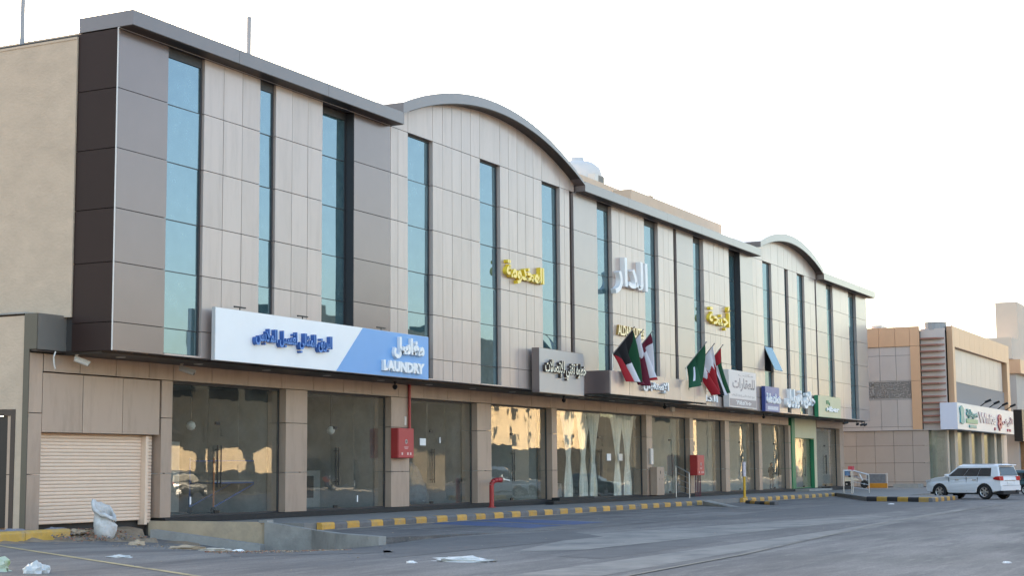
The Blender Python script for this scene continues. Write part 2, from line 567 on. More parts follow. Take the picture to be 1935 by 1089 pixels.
# retaining wall at the left end of the platform
wl = MB()
wl.add([(38.95, 2.3, .05), (39.2, 2.3, .05), (40.85, -.95, -.02), (40.55, -1.0, -.02), (38.95, 2.3, -1.2), (39.2, 2.3, -1.2), (40.85, -.95, -1.2), (40.55, -1.0, -1.2)],
       [(0, 1, 2, 3), (0, 3, 7, 4), (1, 5, 6, 2), (2, 6, 7, 3), (0, 4, 5, 1), (4, 7, 6, 5)])
rw = thing('retaining_wall', 'low tan plastered retaining wall with grey concrete wing beside parking', 'wall', (40, -1, -.9))
plaster = mat('tan_plaster', (.44, .345, .235), .9, 0, .16, 1.2, bump=.5, bscale=10, stain=((.27, .23, .18), .7, 1.0))
wl.build('plaster_wall', plaster, rw)
wc = MB()
top = [(40.52, -.95, 0.0), (40.7, -2.6, -.235), (38.55, -4.9, -.235), (37.0, -7.25, -.235)]
for (a, b) in zip(top, top[1:]):
    d = Vector((b[0] - a[0], b[1] - a[1])).normalized()
    nx_, ny_ = -d.y * .11, d.x * .11
    wc.add([(a[0] - nx_, a[1] - ny_, a[2]), (a[0] + nx_, a[1] + ny_, a[2]), (b[0] + nx_, b[1] + ny_, b[2]), (b[0] - nx_, b[1] - ny_, b[2]),
            (a[0] - nx_, a[1] - ny_, -1.25), (a[0] + nx_, a[1] + ny_, -1.25), (b[0] + nx_, b[1] + ny_, -1.25), (b[0] - nx_, b[1] - ny_, -1.25)],
           [(0, 1, 2, 3), (4, 7, 6, 5), (0, 3, 7, 4), (1, 5, 6, 2), (2, 6, 7, 3), (0, 4, 5, 1)])
wc.build('concrete_wing', concrete, rw)
kb = MB()
kb.add([(38.2, 1.6, -.18), (38.5, 1.6, -.18), (40.1, -1.2, -.66), (39.75, -1.3, -.66), (38.2, 1.6, -1.2), (38.5, 1.6, -1.2), (40.1, -1.2, -1.2), (39.75, -1.3, -1.2)],
       [(0, 1, 2, 3), (0, 3, 7, 4), (1, 5, 6, 2), (2, 6, 7, 3), (0, 4, 5, 1), (4, 7, 6, 5)])
kb.build('footing', concrete, rw)
MB().box(40.42, 40.75, -1.05, -.75, -.04, .05).build('corner_block', concrete, rw)

# ---------------------------------------------------------------- the long commercial building
bld = thing('commercial_building', 'long three storey beige panelled building with blue strip windows and arched roofs', 'building', (34.47, 0, -.05))
ZR = [4.91, 5.71, 7.40, 8.93, 10.65, 12.38, 14.10]
G = .011
panels = []
def psize(o):
    v = o.data.vertices
    xs_ = [p.co.x for p in v]
    zs_ = [p.co.z for p in v]
    return (max(xs_) - min(xs_)) * (max(zs_) - min(zs_)) * 30 / (min(xs_) ** 2 + 900)
def panel(x0, x1, z0, z1, m, y0=0.0, y1=.42, parent=bld):
    t4 = [rnd.uniform(-.0035, .0035) for _ in range(3)]
    b = MB().box(x0 + G, x1 - G, y0, y1, z0 + G, z1 - G)
    for i, k_ in ((0, t4[0]), (1, t4[1]), (4, t4[0] + t4[2]), (5, t4[1] + t4[2])):       # hand-hung: never quite plumb
        b.v[i] = (b.v[i][0], b.v[i][1] + k_, b.v[i][2])
    o = b.build('panel', m, parent)
    panels.append(o)
    return o
# core behind the cladding
MB().box(34.55, 117.78, .46, 22, 4.95, 14.12).build('upper_wall', [joint], bld)
MB().box(34.9, 117.7, .6, 22, 14.12, 14.30).build('roof_slab', stucco2, bld)
# side wall facing left: tan stucco, set behind the projecting front block
MB().box(34.42, 34.548, 1.46, 22, 5.9, 13.95).build('side_wall', stucco, bld)
MB().box(34.40, 34.8, 1.46, 22, 13.95, 14.02).build('side_coping', stucco, bld)
arc1 = lambda x, o=0: 16.09 + o - 21.0 + math.sqrt(21.0 ** 2 - (x - 57.35) ** 2)
arc1t = lambda x: 16.46 - 19.8 + math.sqrt(19.8 ** 2 - (x - 57.0) ** 2)
arc2 = lambda x, o=0: 15.68 + o - 21.3 + math.sqrt(21.3 ** 2 - (x - 97.6) ** 2)
arc2t = lambda x: 16.17 - 18.8 + math.sqrt(18.8 ** 2 - (x - 97.6) ** 2)
cols = []
def run(xs_, m):
    cols.extend((a, b, m) for a, b in zip(xs_, xs_[1:]))
run([34.49, 36.72], bronze)
run([38.43, 39.40, 40.37, 41.32], beige)
run([42.17, 43.11, 44.03, 44.91], beige)
run([46.90, 49.37], bronze)
run([49.37, 49.90, 50.63], beige)
run([52.49, 53.27, 54.02, 54.79, 55.57, 56.35], beige)
run([58.13, 58.92, 59.72, 60.50, 61.28, 62.12], beige)
run([63.95, 64.44, 64.98], beige)
greyb = mat('grey_beige_panel', (.345, .292, .277), .32, .25, .05, .6, obj_var=.04, coat=.42)
run([65.42, 68.08], greyb)
run([69.80, 70.75, 71.50, 72.29, 73.08, 73.95], beige)
run([75.81, 76.55, 77.3, 78.0], beige)
run([78.44, 80.95], greyb)
run([82.55, 83.4, 84.25, 85.1, 85.95, 86.80], beige)
run([88.79, 91.08], greyb)
run([91.08, 91.79, 93.0], beige)
run([94.74, 96.1, 97.42], beige)
run([98.22, 99.17, 100.15], beige)
run([101.8, 103.0, 104.2], beige)
run([104.53, 107.0], greyb)
run([108.6, 110.6, 112.7], beige)
run([114.8, 117.84], greyb)
for a, b, m in cols:
    for z0, z1 in zip(ZR, ZR[1:]):
        panel(a, b, z0, z1, m)
# gable panels under the two arched roofs: the tops follow the curve
def gable(xs_, f):
    for a, b in zip(xs_, xs_[1:]):
        n = 4
        top_ = [(a + G + (b - a - 2 * G) * i / n, f(a + (b - a) * i / n, .10)) for i in range(n, -1, -1)]
        panels.append(MB().prism([(a + G, 14.10 + G), (b - G, 14.10 + G)] + top_, 0, .42).build('panel', beige, bld))
gable([49.45, 50.63, 52.49, 53.27, 54.02, 54.79, 55.57, 56.35, 58.13, 58.92, 59.72, 60.5, 61.28, 62.12, 63.95, 64.98, 65.5], arc1)
gable([91.15, 93.0, 94.74, 96.1, 97.42, 98.22, 99.17, 100.15, 101.8, 103.0, 104.5], arc2)
for a, b, f in ((49.5, 65.5, arc1), (91.2, 104.5, arc2)):
    n = 16
    MB().prism([(a, 14.1), (b, 14.1)] + [(a + (b - a) * i / n, f(a + (b - a) * i / n, .05)) for i in range(n, -1, -1)], .45, .9).build('gable_wall', joint, bld)
# recessed dark strips where the bays meet
for a, b in ((64.98, 65.42), (78.0, 78.44), (104.2, 104.53)):
    MB().box(a + .01, b - .01, .12, .45, 4.92, 14.1).build('recess_strip', darkpan, bld)
# windows
def window(a, b, d, head=13.80, open_sash=False, extra=()):
    w = MB()
    fr = .055
    w.box(a + .002, a + .03, d - .02, .44, 4.93, 14.1)
    w.box(b - .02 - fr, b - .004, d - .03, .44, 4.93, 14.1)
    w.box(a + .03, b - .02 - fr, d - .03, .44, head, 14.1)
    w.box(a + .03, b - .02 - fr, d - .025, .44, 4.93, 4.985)
    if d > .3:
        w.box(b - .012, b + .004, .004, d - .035, 4.94, 14.09)
    zs = [4.985] + ZR[1:-1] + [head]
    zs = sorted(set(zs + list(extra)))
    for z in zs[1:-1]:
        w.box(a + .03, b - .02 - fr, d - .012, d + .06, z - .014, z + .014)
    win = w.build('window', frame, bld)
    for i, (z0, z1) in enumerate(zip(zs, zs[1:])):
        if open_sash and i == 2:
            continue
        s0, s1 = rnd.uniform(-.006, .006), rnd.uniform(-.008, .008)
        xa, xb, za, zc_ = a + .032, b - .022 - fr, z0 + (.015 if i else 0), z1 - .015
        MB().add([(xa, d + s0, za), (xb, d - s0, za), (xb, d - s0 + .02, za), (xa, d + s0 + .02, za),
                  (xa, d + s0 + s1, zc_), (xb, d - s0 + s1, zc_), (xb, d - s0 + s1 + .02, zc_), (xa, d + s0 + s1 + .02, zc_)],
                 [(0, 3, 2, 1), (4, 5, 6, 7), (0, 1, 5, 4), (1, 2, 6, 5), (2, 3, 7, 6), (3, 0, 4, 7)]).build('pane', glassB, win)
    MB().box(a + .01, b - .004, -.012, d - .03, 4.915, 4.965).build('sill', beige, win)
    return win
for a, b, d, hd, ex in ((36.72, 38.43, .12, 13.8, ()), (41.32, 42.17, .12, 13.8, (6.35,)), (44.91, 46.90, .37, 13.85, ()), (50.63, 52.49, .19, 14.03, ()), (56.35, 58.13, .19, 14.03, ()),
                    (62.12, 63.95, .19, 14.03, ()), (68.08, 69.80, .21, 13.8, ()), (73.95, 75.81, .21, 13.8, ()), (80.95, 82.55, .24, 13.8, ()), (86.80, 88.79, .38, 13.85, ()),
                    (93.0, 94.74, .17, 14.03, ()), (97.42, 98.22, .17, 14.03, ()), (100.15, 101.8, .17, 14.03, ()), (107.0, 108.6, .18, 13.8, ()), (112.7, 114.8, .24, 13.8, ())):
    w = window(a, b, d, hd, a == 93.0, ex)
    if a == 93.0:
        sash = MB().add([(93.1, .02, 8.86), (94.6, .02, 8.86), (94.6, -.62, 7.42), (93.1, -.62, 7.42), (93.1, .06, 8.86), (94.6, .06, 8.86), (94.6, -.58, 7.40), (93.1, -.58, 7.40)],
                        [(0, 3, 2, 1), (4, 5, 6, 7), (0, 1, 5, 4), (1, 2, 6, 5), (2, 3, 7, 6), (3, 0, 4, 7)]).build('open_sash', glassB, w)
        MB().box(93.04, 94.6, .40, .44, 7.4, 8.9).build('dark_opening', black, w)
# side of the projecting block, dark panels
for z0, z1 in zip(ZR, ZR[1:]):
    MB().box(34.47, 34.546, .004, 1.45, z0 + G, z1 - G).build('side_panel', darkpan, bld)
MB().box(34.452, 34.486, -.018, .003, 4.91, 14.12).build('corner_trim', lightmetal, bld)
# roof fascias
def fascia(x0, x1, zt=14.57):
    n = max(1, round((x1 - x0) / 5.2))
    for i in range(n):
        MB().box(x0 + (x1 - x0) * i / n + (.006 if i else 0), x0 + (x1 - x0) * (i + 1) / n - .006, -.53, 1.45, 14.135, zt).build('roof_fascia', greypan, bld)
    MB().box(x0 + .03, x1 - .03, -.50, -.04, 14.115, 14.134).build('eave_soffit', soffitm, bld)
    MB().box(x0 + .02, x1 - .1, -.035, -.002, 14.105, 14.134).build('eave_trim', lightmetal, bld)
fascia(34.47, 49.47)
fascia(65.6, 91.2)
fascia(104.72, 118.55, 14.61)
def arch(x0, x1, fb, ft, depth):
    n = 28
    X = [x0 + (x1 - x0) * i / n for i in range(n + 1)]
    b = MB()
    b.prism([(x, fb(x)) for x in X] + [(x, ft(x)) for x in reversed(X)], -.53, .55)
    b.build('arched_fascia', greypan, bld)
    MB().prism([(x, fb(x) - .03) for x in X[1:-1]] + [(x, fb(x) - .003) for x in reversed(X[1:-1])], -.50, -.04).build('eave_soffit', soffitm, bld)
    v = MB()
    v.prism([(x, ft(x) - .10) for x in X] + [(x, ft(x) - .02) for x in reversed(X)], .55, depth)
    v.build('arched_roof', mat('pale_metal_roofing', (.55, .56, .58), .35, .6, .05, 1), bld)
    t = MB()
    t.prism([(x, fb(x) - .035) for x in X[1:-1]] + [(x, fb(x) - .004) for x in reversed(X[1:-1])], -.03, -.002)
    t.build('arch_trim', lightmetal, bld)
arch(49.42, 65.6, arc1, arc1t, 3.4)
arch(91.15, 104.7, arc2, arc2t, 3.4)
# soffit under the overhang, with round downlights
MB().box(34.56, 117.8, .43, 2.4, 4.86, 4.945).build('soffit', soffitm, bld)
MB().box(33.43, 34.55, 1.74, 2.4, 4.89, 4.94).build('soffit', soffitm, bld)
lightd = mat('downlight_glass', (.5, .47, .42), .3)
for x in [36.2 + 3.6 * i for i in range(22)]:
    MB().lathe([(.13, -.012), (.15, 0), (.15, .01)], (x, 1.15, 4.855), 12).build('downlight', lightd, bld)
# grey box fascia and pier at the left corner
MB().box(33.42, 34.9, 1.72, 2.19, 4.945, 5.95).build('corner_fascia', mat('taupe_panel', (.215, .195, .175), .4, .3, .05, 1), bld)
MB().box(33.385, 33.417, 1.725, 2.19, 4.95, 5.945).box(33.385, 33.415, 1.99, 2.19, -.3, 4.948).build('corner_return', mat('olive_brown_panel', (.10, .088, .066), .5, .2, .05, 1), bld)

# ---- ground floor, set back
YL = 2.0
piers = [(33.42, 33.95), (39.10, 39.64), (45.74, 47.06), (52.75, 54.12), (59.76, 61.06), (67.10, 67.67), (78.74, 79.56), (85.23, 85.83), (91.19, 91.96), (97.57, 98.21), (103.98, 104.45), (110.28, 110.6), (116.6, 117.7)]
for a, b in piers:
    zs = [.13, 1.49, 3.19, 4.36]
    if a < 34:
        zs[0] = -.1
        zs[-1] = 4.87
    for z0, z1 in zip(zs, zs[1:]):
        panel(a, b, z0, z1, pierm, YL, YL + .75)
# frieze above the shop fronts
x = 33.97
edges = [33.97, 35.45, 37.0, 38.5, 39.65]
while edges[-1] < 103.3:
    edges.append(edges[-1] + 1.95)
edges[-1] = 104.0
for a, b in zip(edges, edges[1:]):
    panel(a, b, 4.36, 4.87, pierm, YL, YL + .7)
panel(110.65, 114.2, 4.36, 4.87, pierm, YL, YL + .7)
panel(114.2, 117.7, 4.36, 4.87, pierm, YL, YL + .7)
MB().box(34.6, 117.65, YL + .72, YL + .80, 4.30, 4.86).build('frieze_backing', joint, bld)
# plinth
MB().box(39.2, 110.2, 1.86, 3.2, -.045, .13).build('plinth', granite, bld)
MB().box(110.25, 117.72, 1.86, 3.2, -.045, .10).build('plinth', granite, bld)
# roller shutter bay
for a, b in ((33.97, 35.62), (35.62, 37.35), (37.35, 39.05)):
    panel(a, b, 2.66, 4.34, pierm, YL + .02, YL + .5)
shut = mat('cream_shutter_slats', (.78, .59, .45), .5, 0, .05, 3, obj_var=.03)
sh = MB().box(34.0, 39.05, YL + .42, YL + .47, .1, 2.66).box(38.60, 38.72, YL + .16, YL + .42, -.05, 2.62).build('roller_shutter', shut, bld)
slat_me = MB().prism([(0, 0), (.03, .012), (.045, .05), (.03, .088), (0, .1)], 33.99, 38.59, 'x')
def slat_mesh(x0, x1):
    b = MB()
    pr = [(0, .004), (-.014, .012), (-.022, .035), (-.022, .07), (-.012, .094), (0, .1)]
    b.prism(pr, x0, x1, 'x')
    o = b.build('slat', shut)
    me = o.data
    bpy.data.objects.remove(o)
    return me
sm, sm2 = slat_mesh(33.99, 38.59), slat_mesh(38.73, 39.02)
for i in range(25):
    o = bpy.data.objects.new('slat', sm)
    COL.objects.link(o)
    o.location = (0, YL + .36, .08 + i * .1012)
    put(o, sh)
for i in range(26):
    o = bpy.data.objects.new('slat', sm2)
    COL.objects.link(o)
    o.location = (0, YL + .30, -.02 + i * .1025)
    put(o, sh)
MB().box(33.96, 39.06, YL + .50, YL + .8, -1.0, 2.7).build('shutter_backing', joint, bld)

# shops
shopwall = mat('shop_plaster', (.50, .49, .46), .9, 0, .08, 1)
shopfloor = mat('shop_floor', (.18, .17, .16), .5, 0, .1, 2)
shopceil = mat('shop_ceiling', (.35, .34, .32), .9)
YG = 2.30
green_frame = mat('green_frame_panel', (.022, .20, .09), .4, .1, .04, 1)
pale_green = mat('pale_green_panel', (.56, .54, .36), .45, .1, .05, 1)
handle_me = {}
def shop(a, b, splits, doors, h=4.35, zb=.14, depth=6.5, frame_m=None, y=YG):
    """glazed front between two piers with patch fittings, pull handles and a room behind"""
    fr = MB()
    fr.box(a, b, y - .03, y + .05, h - .05, h + .03)
    fr.box(a, b, y - .03, y + .05, zb - .01, zb + .045)
    fr.box(a, a + .035, y - .03, y + .05, zb + .045, h - .05)
    fr.box(b - .035, b, y - .03, y + .05, zb + .045, h - .05)
    f = fr.build('shopfront', frame_m or frame, bld)
    xs_ = [a + .035] + [a + (b - a) * s for s in splits] + [b - .035]
    for x0, x1 in zip(xs_, xs_[1:]):
        s0, s1 = rnd.uniform(-.014, .014), rnd.uniform(-.014, .014)
        xa, xb, za, zc_ = x0 + .006, x1 - .006, zb + .05, h - .055
        MB().add([(xa, y + s0, za), (xb, y - s0, za), (xb, y - s0 + .012, za), (xa, y + s0 + .012, za),
                  (xa, y + s0 + s1, zc_), (xb, y - s0 + s1, zc_), (xb, y - s0 + s1 + .012, zc_), (xa, y + s0 + s1 + .012, zc_)],
                 [(0, 3, 2, 1), (4, 5, 6, 7), (0, 1, 5, 4), (1, 2, 6, 5), (2, 3, 7, 6), (3, 0, 4, 7)]).build('pane', glassS, f)
    for s, zc, pair in doors:
        hx_ = a + (b - a) * s
        for dx in ((-.09, .09) if pair else (0.09,)):
            hb = MB()
            hb.tube((hx_ + dx, y - .09, zc - .68), (hx_ + dx, y - .09, zc + .68), .022, 8)
            for zz in (-.55, .55):
                hb.tube((hx_ + dx, y - .09, zc + zz), (hx_ + dx, y + .02, zc + zz), .014, 6)
            hb.build('pull_handle', black, f)
        for zz in (3.05, zb + .05):
            MB().box(hx_ - .12, hx_ + .12, y - .02, y + .03, zz, zz + .10).build('patch_fitting', black, f)
    return f
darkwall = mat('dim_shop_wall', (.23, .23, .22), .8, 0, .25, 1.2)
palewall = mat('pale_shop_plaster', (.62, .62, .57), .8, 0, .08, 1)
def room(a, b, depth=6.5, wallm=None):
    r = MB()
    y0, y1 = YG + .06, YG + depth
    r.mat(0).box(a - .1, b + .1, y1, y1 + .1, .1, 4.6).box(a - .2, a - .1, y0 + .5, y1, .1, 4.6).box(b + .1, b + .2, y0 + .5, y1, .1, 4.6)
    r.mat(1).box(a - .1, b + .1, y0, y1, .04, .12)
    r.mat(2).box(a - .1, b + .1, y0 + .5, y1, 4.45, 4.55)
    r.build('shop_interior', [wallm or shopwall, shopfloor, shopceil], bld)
shops = [(39.64, 45.74, (.36, .63), ((.44, 1.7, True),)), (47.06, 52.75, (.33, .62), ((.40, 1.7, True),)), (54.12, 59.76, (.34, .6), ((.40, 1.7, True),)), (61.06, 67.10, (.42, .70), ((.41, 1.7, True),)),
         (67.67, 78.74, (.20, .42, .58, .8), ((.50, 1.83, True),)), (79.56, 85.23, (.6,), ((.58, 1.7, False),)), (85.83, 91.19, (.25, .6), ()), (91.96, 97.57, (.5,), ((.49, 1.7, False),)),
         (98.21, 103.98, (.3, .62), ((.6, 1.7, False),)), (110.6, 116.6, (.35, .62), ((.5, 1.75, True),))]
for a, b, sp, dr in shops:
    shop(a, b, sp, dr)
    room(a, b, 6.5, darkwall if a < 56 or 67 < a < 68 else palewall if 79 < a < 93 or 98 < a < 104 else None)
for nm, x, z in (('shopfront', 40.9, .62), ('shopfront.001', 50.75, .50), ('shopfront.002', 57.0, 2.75)):
    MB().box(x, x + .07, YG - .035, YG - .025, z - .12, z + .12).build('sticker', white, bpy.data.objects[nm])
# green portal shop
shop(105.2, 109.7, (.62,), ((.6, 1.6, False),), h=3.55, frame_m=green_frame, y=2.2)
room(105.2, 109.7)
MB().box(104.46, 105.2, 1.93, 2.8, .13, 4.87).build('green_portal', green_frame, bld)
MB().box(109.7, 110.24, 1.93, 2.8, .13, 4.87).build('green_portal', pale_green, bld)
MB().box(109.62, 109.70, 1.95, 2.16, .13, 3.5).build('green_portal', green_frame, bld)
MB().box(105.2, 109.7, 1.93, 2.15, 3.55, 4.87).build('green_portal', pale_green, bld)
# black steps in front of the curtained entrance and the two right-hand doors
MB().box(66.7, 70.6, 1.45, 1.858, -.045, .24).build('step', granite, bld)
MB().box(65.2, 80.4, 1.05, 1.445, -.045, .10).build('step', granite, bld)
MB().box(111.0, 117.0, 1.2, 1.855, -.045, .16).build('step', granite, bld)
MB().box(104.7, 110.3, .9, 1.855, -.045, .10).build('step', concrete, bld)
# canopy over the reception entrance
MB().box(66.42, 78.95, -1.25, -.004, 4.90, 4.945).build('canopy_soffit', soffitm, bld)
MB().box(66.42, 66.50, -1.24, -.004, 4.95, 5.98).build('canopy_side', bronze, bld)
cx = [66.42, 68.6, 70.6, 73.0, 75.2, 77.2, 78.95]
for a, b in zip(cx, cx[1:]):
    panel(a, b, 4.90, 5.98, beige, -1.30, -1.22)
MB().box(66.52, 78.9, -1.21, -.01, 5.86, 5.95).build('canopy_top', greypan, bld)
# left annex: side wall with a dark door
an = MB()
an.box(33.42, 33.6, 2.20, 2.46, -.3, 5.9).box(33.42, 33.6, 2.46, 3.45, 3.30, 5.9).box(33.42, 33.6, 3.45, 22, -.3, 5.9)
an.build('annex_wall', stucco, bld)
MB().box(33.38, 34.4, 2.2, 22, 5.955, 6.0).build('annex_coping', concrete, bld)
dr = MB().box(33.405, 33.55, 2.46, 2.62, .0, 3.29).box(33.405, 33.55, 2.62, 3.44, 3.12, 3.29).box(33.405, 33.55, 3.34, 3.44, .0, 3.12).build('door', mat('dark_door_frame', (.035, .022, .018), .5, 0, .2, 4), bld)
MB().box(33.47, 33.51, 2.63, 3.33, .02, 3.11).build('door_leaf', black, dr)

# past about 300 of one part the smallest ones are joined into one
if len(panels) > 295:
    panels.sort(key=lambda o: -psize(o))
    rest = panels[295:]
    groups = {}
    for o in rest:
        groups.setdefault(o.data.materials[0].name, []).append(o)
    b = MB()
    ms = []
    for i, (k_, os_) in enumerate(groups.items()):
        ms.append(os_[0].data.materials[0])
        b.mat(i)
        for o in os_:
            b.add([v.co[:] for v in o.data.vertices], [tuple(p.vertices) for p in o.data.polygons])
            bpy.data.objects.remove(o)
    j = b.build('panel_field', ms, bld)
    j['kind'] = 'stuff'
# ---------------------------------------------------------------- lettering
AR = {'ا': 'FE8D FE8E', 'أ': 'FE83 FE84', 'إ': 'FE87 FE88', 'ب': 'FE8F FE90 FE91 FE92', 'ت': 'FE95 FE96 FE97 FE98', 'ة': 'FE93 FE94', 'ث': 'FE99 FE9A FE9B FE9C',
      'ج': 'FE9D FE9E FE9F FEA0', 'ح': 'FEA1 FEA2 FEA3 FEA4', 'خ': 'FEA5 FEA6 FEA7 FEA8', 'د': 'FEA9 FEAA', 'ر': 'FEAD FEAE', 'س': 'FEB1 FEB2 FEB3 FEB4', 'ش': 'FEB5 FEB6 FEB7 FEB8',
      'ص': 'FEB9 FEBA FEBB FEBC', 'ط': 'FEC1 FEC2 FEC3 FEC4', 'ع': 'FEC9 FECA FECB FECC', 'غ': 'FECD FECE FECF FED0', 'ف': 'FED1 FED2 FED3 FED4', 'ق': 'FED5 FED6 FED7 FED8',
      'ك': 'FED9 FEDA FEDB FEDC', 'ل': 'FEDD FEDE FEDF FEE0', 'م': 'FEE1 FEE2 FEE3 FEE4', 'ن': 'FEE5 FEE6 FEE7 FEE8', 'ه': 'FEE9 FEEA FEEB FEEC', 'و': 'FEED FEEE', 'ي': 'FEF1 FEF2 FEF3 FEF4',
      'L': 'FEFB FEFC', 'E': 'FEF9 FEFA'}
AR = {k_: [chr(int(c, 16)) for c in v.split()] for k_, v in AR.items()}
def shape_arabic(s):
    """contextual letter forms, returned in left-to-right drawing order"""
    s = s.replace('لا', 'L').replace('لإ', 'E')
    out = []
    for i, c in enumerate(s):
        if c not in AR:
            out.append(c)
            continue
        prev = i > 0 and s[i - 1] in AR and len(AR[s[i - 1]]) == 4
        nxt = i + 1 < len(s) and s[i + 1] in AR and len(AR[c]) == 4
        f = AR[c]
        out.append(f[3] if prev and nxt else f[1] if prev else f[2] if nxt else f[0])
    return out[::-1]
_gl = {}
def glyph(ch, bold):
    key = (ch, bold)
    if key not in _gl:
        def conv(s, off, ext):
            cu = bpy.data.curves.new('t', 'FONT')
            cu.body = s
            cu.resolution_u = 2
            cu.offset = off
            cu.extrude = ext
            o = bpy.data.objects.new('t', cu)
            me = bpy.data.meshes.new_from_object(o)
            bpy.data.objects.remove(o)
            bpy.data.curves.remove(cu)
            return me
        a, b2 = conv(ch, 0, 0), conv(ch + ch, 0, 0)
        w = lambda m_: (max(v.co.x for v in m_.vertices) - min(v.co.x for v in m_.vertices)) if len(m_.vertices) else 0
        adv = w(b2) - w(a) if len(a.vertices) else .28
        m = conv(ch, bold, .5)
        vs = [v.co[:] for v in m.vertices]
        fs = [(tuple(p.vertices), abs(p.normal.z) > .7) for p in m.polygons]
        for q in (a, b2, m):
            bpy.data.meshes.remove(q)
        _gl[key] = (vs, fs, adv)
    return _gl[key]
def lettering(text, x0, x1, z0, z1, y, depth, mface, mside, parent=None, bold=.03, arabic=True, name='lettering', face='-y', xc=None):
    """raised letters filling the box x0..x1, z0..z1; fronts at y, sides going back by depth"""
    chars = shape_arabic(text) if arabic else list(text)
    V, F, MI, pen = [], [], [], 0.0
    for ch in chars:
        vs, fs, adv = glyph(ch, bold)
        n = len(V)
        V += [(p[0] + pen, p[1], p[2]) for p in vs]
        for f, cap in fs:
            F.append(tuple(i + n for i in f))
            MI.append(0 if cap else 1)
        pen += adv if ch != ' ' else .28
    ax, bx = min(p[0] for p in V), max(p[0] for p in V)
    az, bz = min(p[1] for p in V), max(p[1] for p in V)
    sx, sz = (x1 - x0) / (bx - ax), (z1 - z0) / (bz - az)
    b = MB()
    if face == '-y':
        b.v = [(x0 + (p[0] - ax) * sx, y + (.5 - p[2]) * depth, z0 + (p[1] - az) * sz) for p in V]
    else:        # facing -x: x0..x1 run along -y
        b.v = [(y + (.5 - p[2]) * depth, x0 - (p[0] - ax) * sx, z0 + (p[1] - az) * sz) for p in V]
    b.f, b.m = F, MI
    return b.build(name, [mface, mside], parent, fix=False)

# ---------------------------------------------------------------- signs
def sign_box(t, x0, x1, y0, y1, z0, z1, face, side):
    b = MB()
    b.mat(1).box(x0, x1, y0 + .012, y1, z0, z1)
    b.mat(0).box(x0 + .015, x1 - .015, y0, y0 + .011, z0 + .015, z1 - .015)
    return b.build('sign_box', [face, side], t)
# laundry
t = thing('shop_sign', 'long white and blue LAUNDRY sign above the leftmost shop windows', 'sign', (38.6, -.4, 4.86))
b = MB()
b.mat(1).box(38.6, 51.45, -.385, -.26, 4.86, 6.46)
b.mat(0).prism([(38.61, 4.87), (45.2, 4.87), (46.87, 6.45), (38.61, 6.45)], -.40, -.386)
b.mat(2).prism([(45.203, 4.87), (51.44, 4.87), (51.44, 6.45), (46.873, 6.45)], -.40, -.386)
b.build('sign_box', [signwhite, lightmetal, signblue], t)
lettering('البريق المثالي لغسيل الملابس', 40.45, 44.75, 5.33, 5.98, -.56, .155, midblue, deepblue, t, .018)
lettering('مغاسل', 48.8, 50.95, 5.52, 6.3, -.52, .115, white, white, t, .05)
lettering('LAUNDRY', 48.1, 50.95, 5.03, 5.42, -.52, .115, white, white, t, .055, False)
for x in (39.9, 43.3, 48.2):
    MB().tube((x, -.33, 6.46), (x, -.33, 6.55), .02, 6).box(x - .28, x + .28, -.36, -.30, 6.54, 6.58).build('lamp_arm', black, t)
# grey telecom sign
t = thing('shop_sign', 'silver grey box sign with cream Arabic letters left of the canopy', 'sign', (60.55, -.55, 4.77))
sign_box(t, 60.55, 65.1, -.56, -.21, 4.77, 6.66, mat('silver_sign_face', (.42, .41, .42), .35, .4, .04, .8), greypan)
cream = mat('cream_lettering', (.82, .74, .58), .4)
darkside = mat('dark_letter_side', (.07, .05, .04), .5)
lettering('خطوة تقني للإتصالات', 60.85, 65.05, 5.36, 6.2, -.70, .135, cream, darkside, t, .018)
# letters fixed straight to the facade
def wall_words(name, label, text, x0, x1, z0, z1, y, d, m1, m2, bold=.04, arabic=True):
    return tag(lettering(text, x0, x1, z0, z1, y, d, m1, m2, None, bold, arabic, name), label, 'lettering')
wall_words('wall_lettering', 'raised yellow Arabic word on the beige gable between two blue windows', 'المخدومة', 58.3, 61.88, 9.27, 10.2, -.20, .195, yellow, mat('ochre_letter_side', (.85, .62, .05), .4), .035)
wall_words('wall_lettering', 'large white raised Arabic word high above the reception canopy', 'الدار', 69.55, 73.7, 9.85, 11.7, -.26, .255, white, white, .018)
wall_words('wall_lettering', 'small gold raised ALDAR SUITES letters behind the left flag group', 'ALDAR SUITES', 70.1, 73.4, 7.9, 8.4, -.14, .135, goldface, gold, .035, False)
wall_words('wall_lettering', 'raised yellow Arabic word above the right flag group', 'أجنحة', 82.8, 86.4, 9.24, 10.65, -.2, .195, yellow, bpy.data.materials['ochre_letter_side'], .022)
wall_words('wall_lettering', 'small white raised Arabic word on the front of the beige canopy', 'الإستقبال', 70.0, 73.3, 5.15, 5.7, -1.44, .135, white, lightmetal, .05)
wall_words('wall_lettering', 'white raised Arabic letters between the blue sign and green sign', 'حلاق فورليل', 96.6, 102.75, 5.25, 6.45, -.24, .235, white, white, .045)
orange = mat('amber_lettering', (.75, .42, .06), .4)
wall_words('wall_lettering', 'small amber and white letters half hidden behind the red and white flag', 'دار', 81.2, 83.3, 5.75, 6.4, -.16, .155, orange, gold, .05)
wall_words('wall_lettering', 'low small white letters beside the canopy end below amber ones', 'الدار', 81.2, 84.0, 5.05, 5.5, -.16, .155, white, lightmetal, .04)
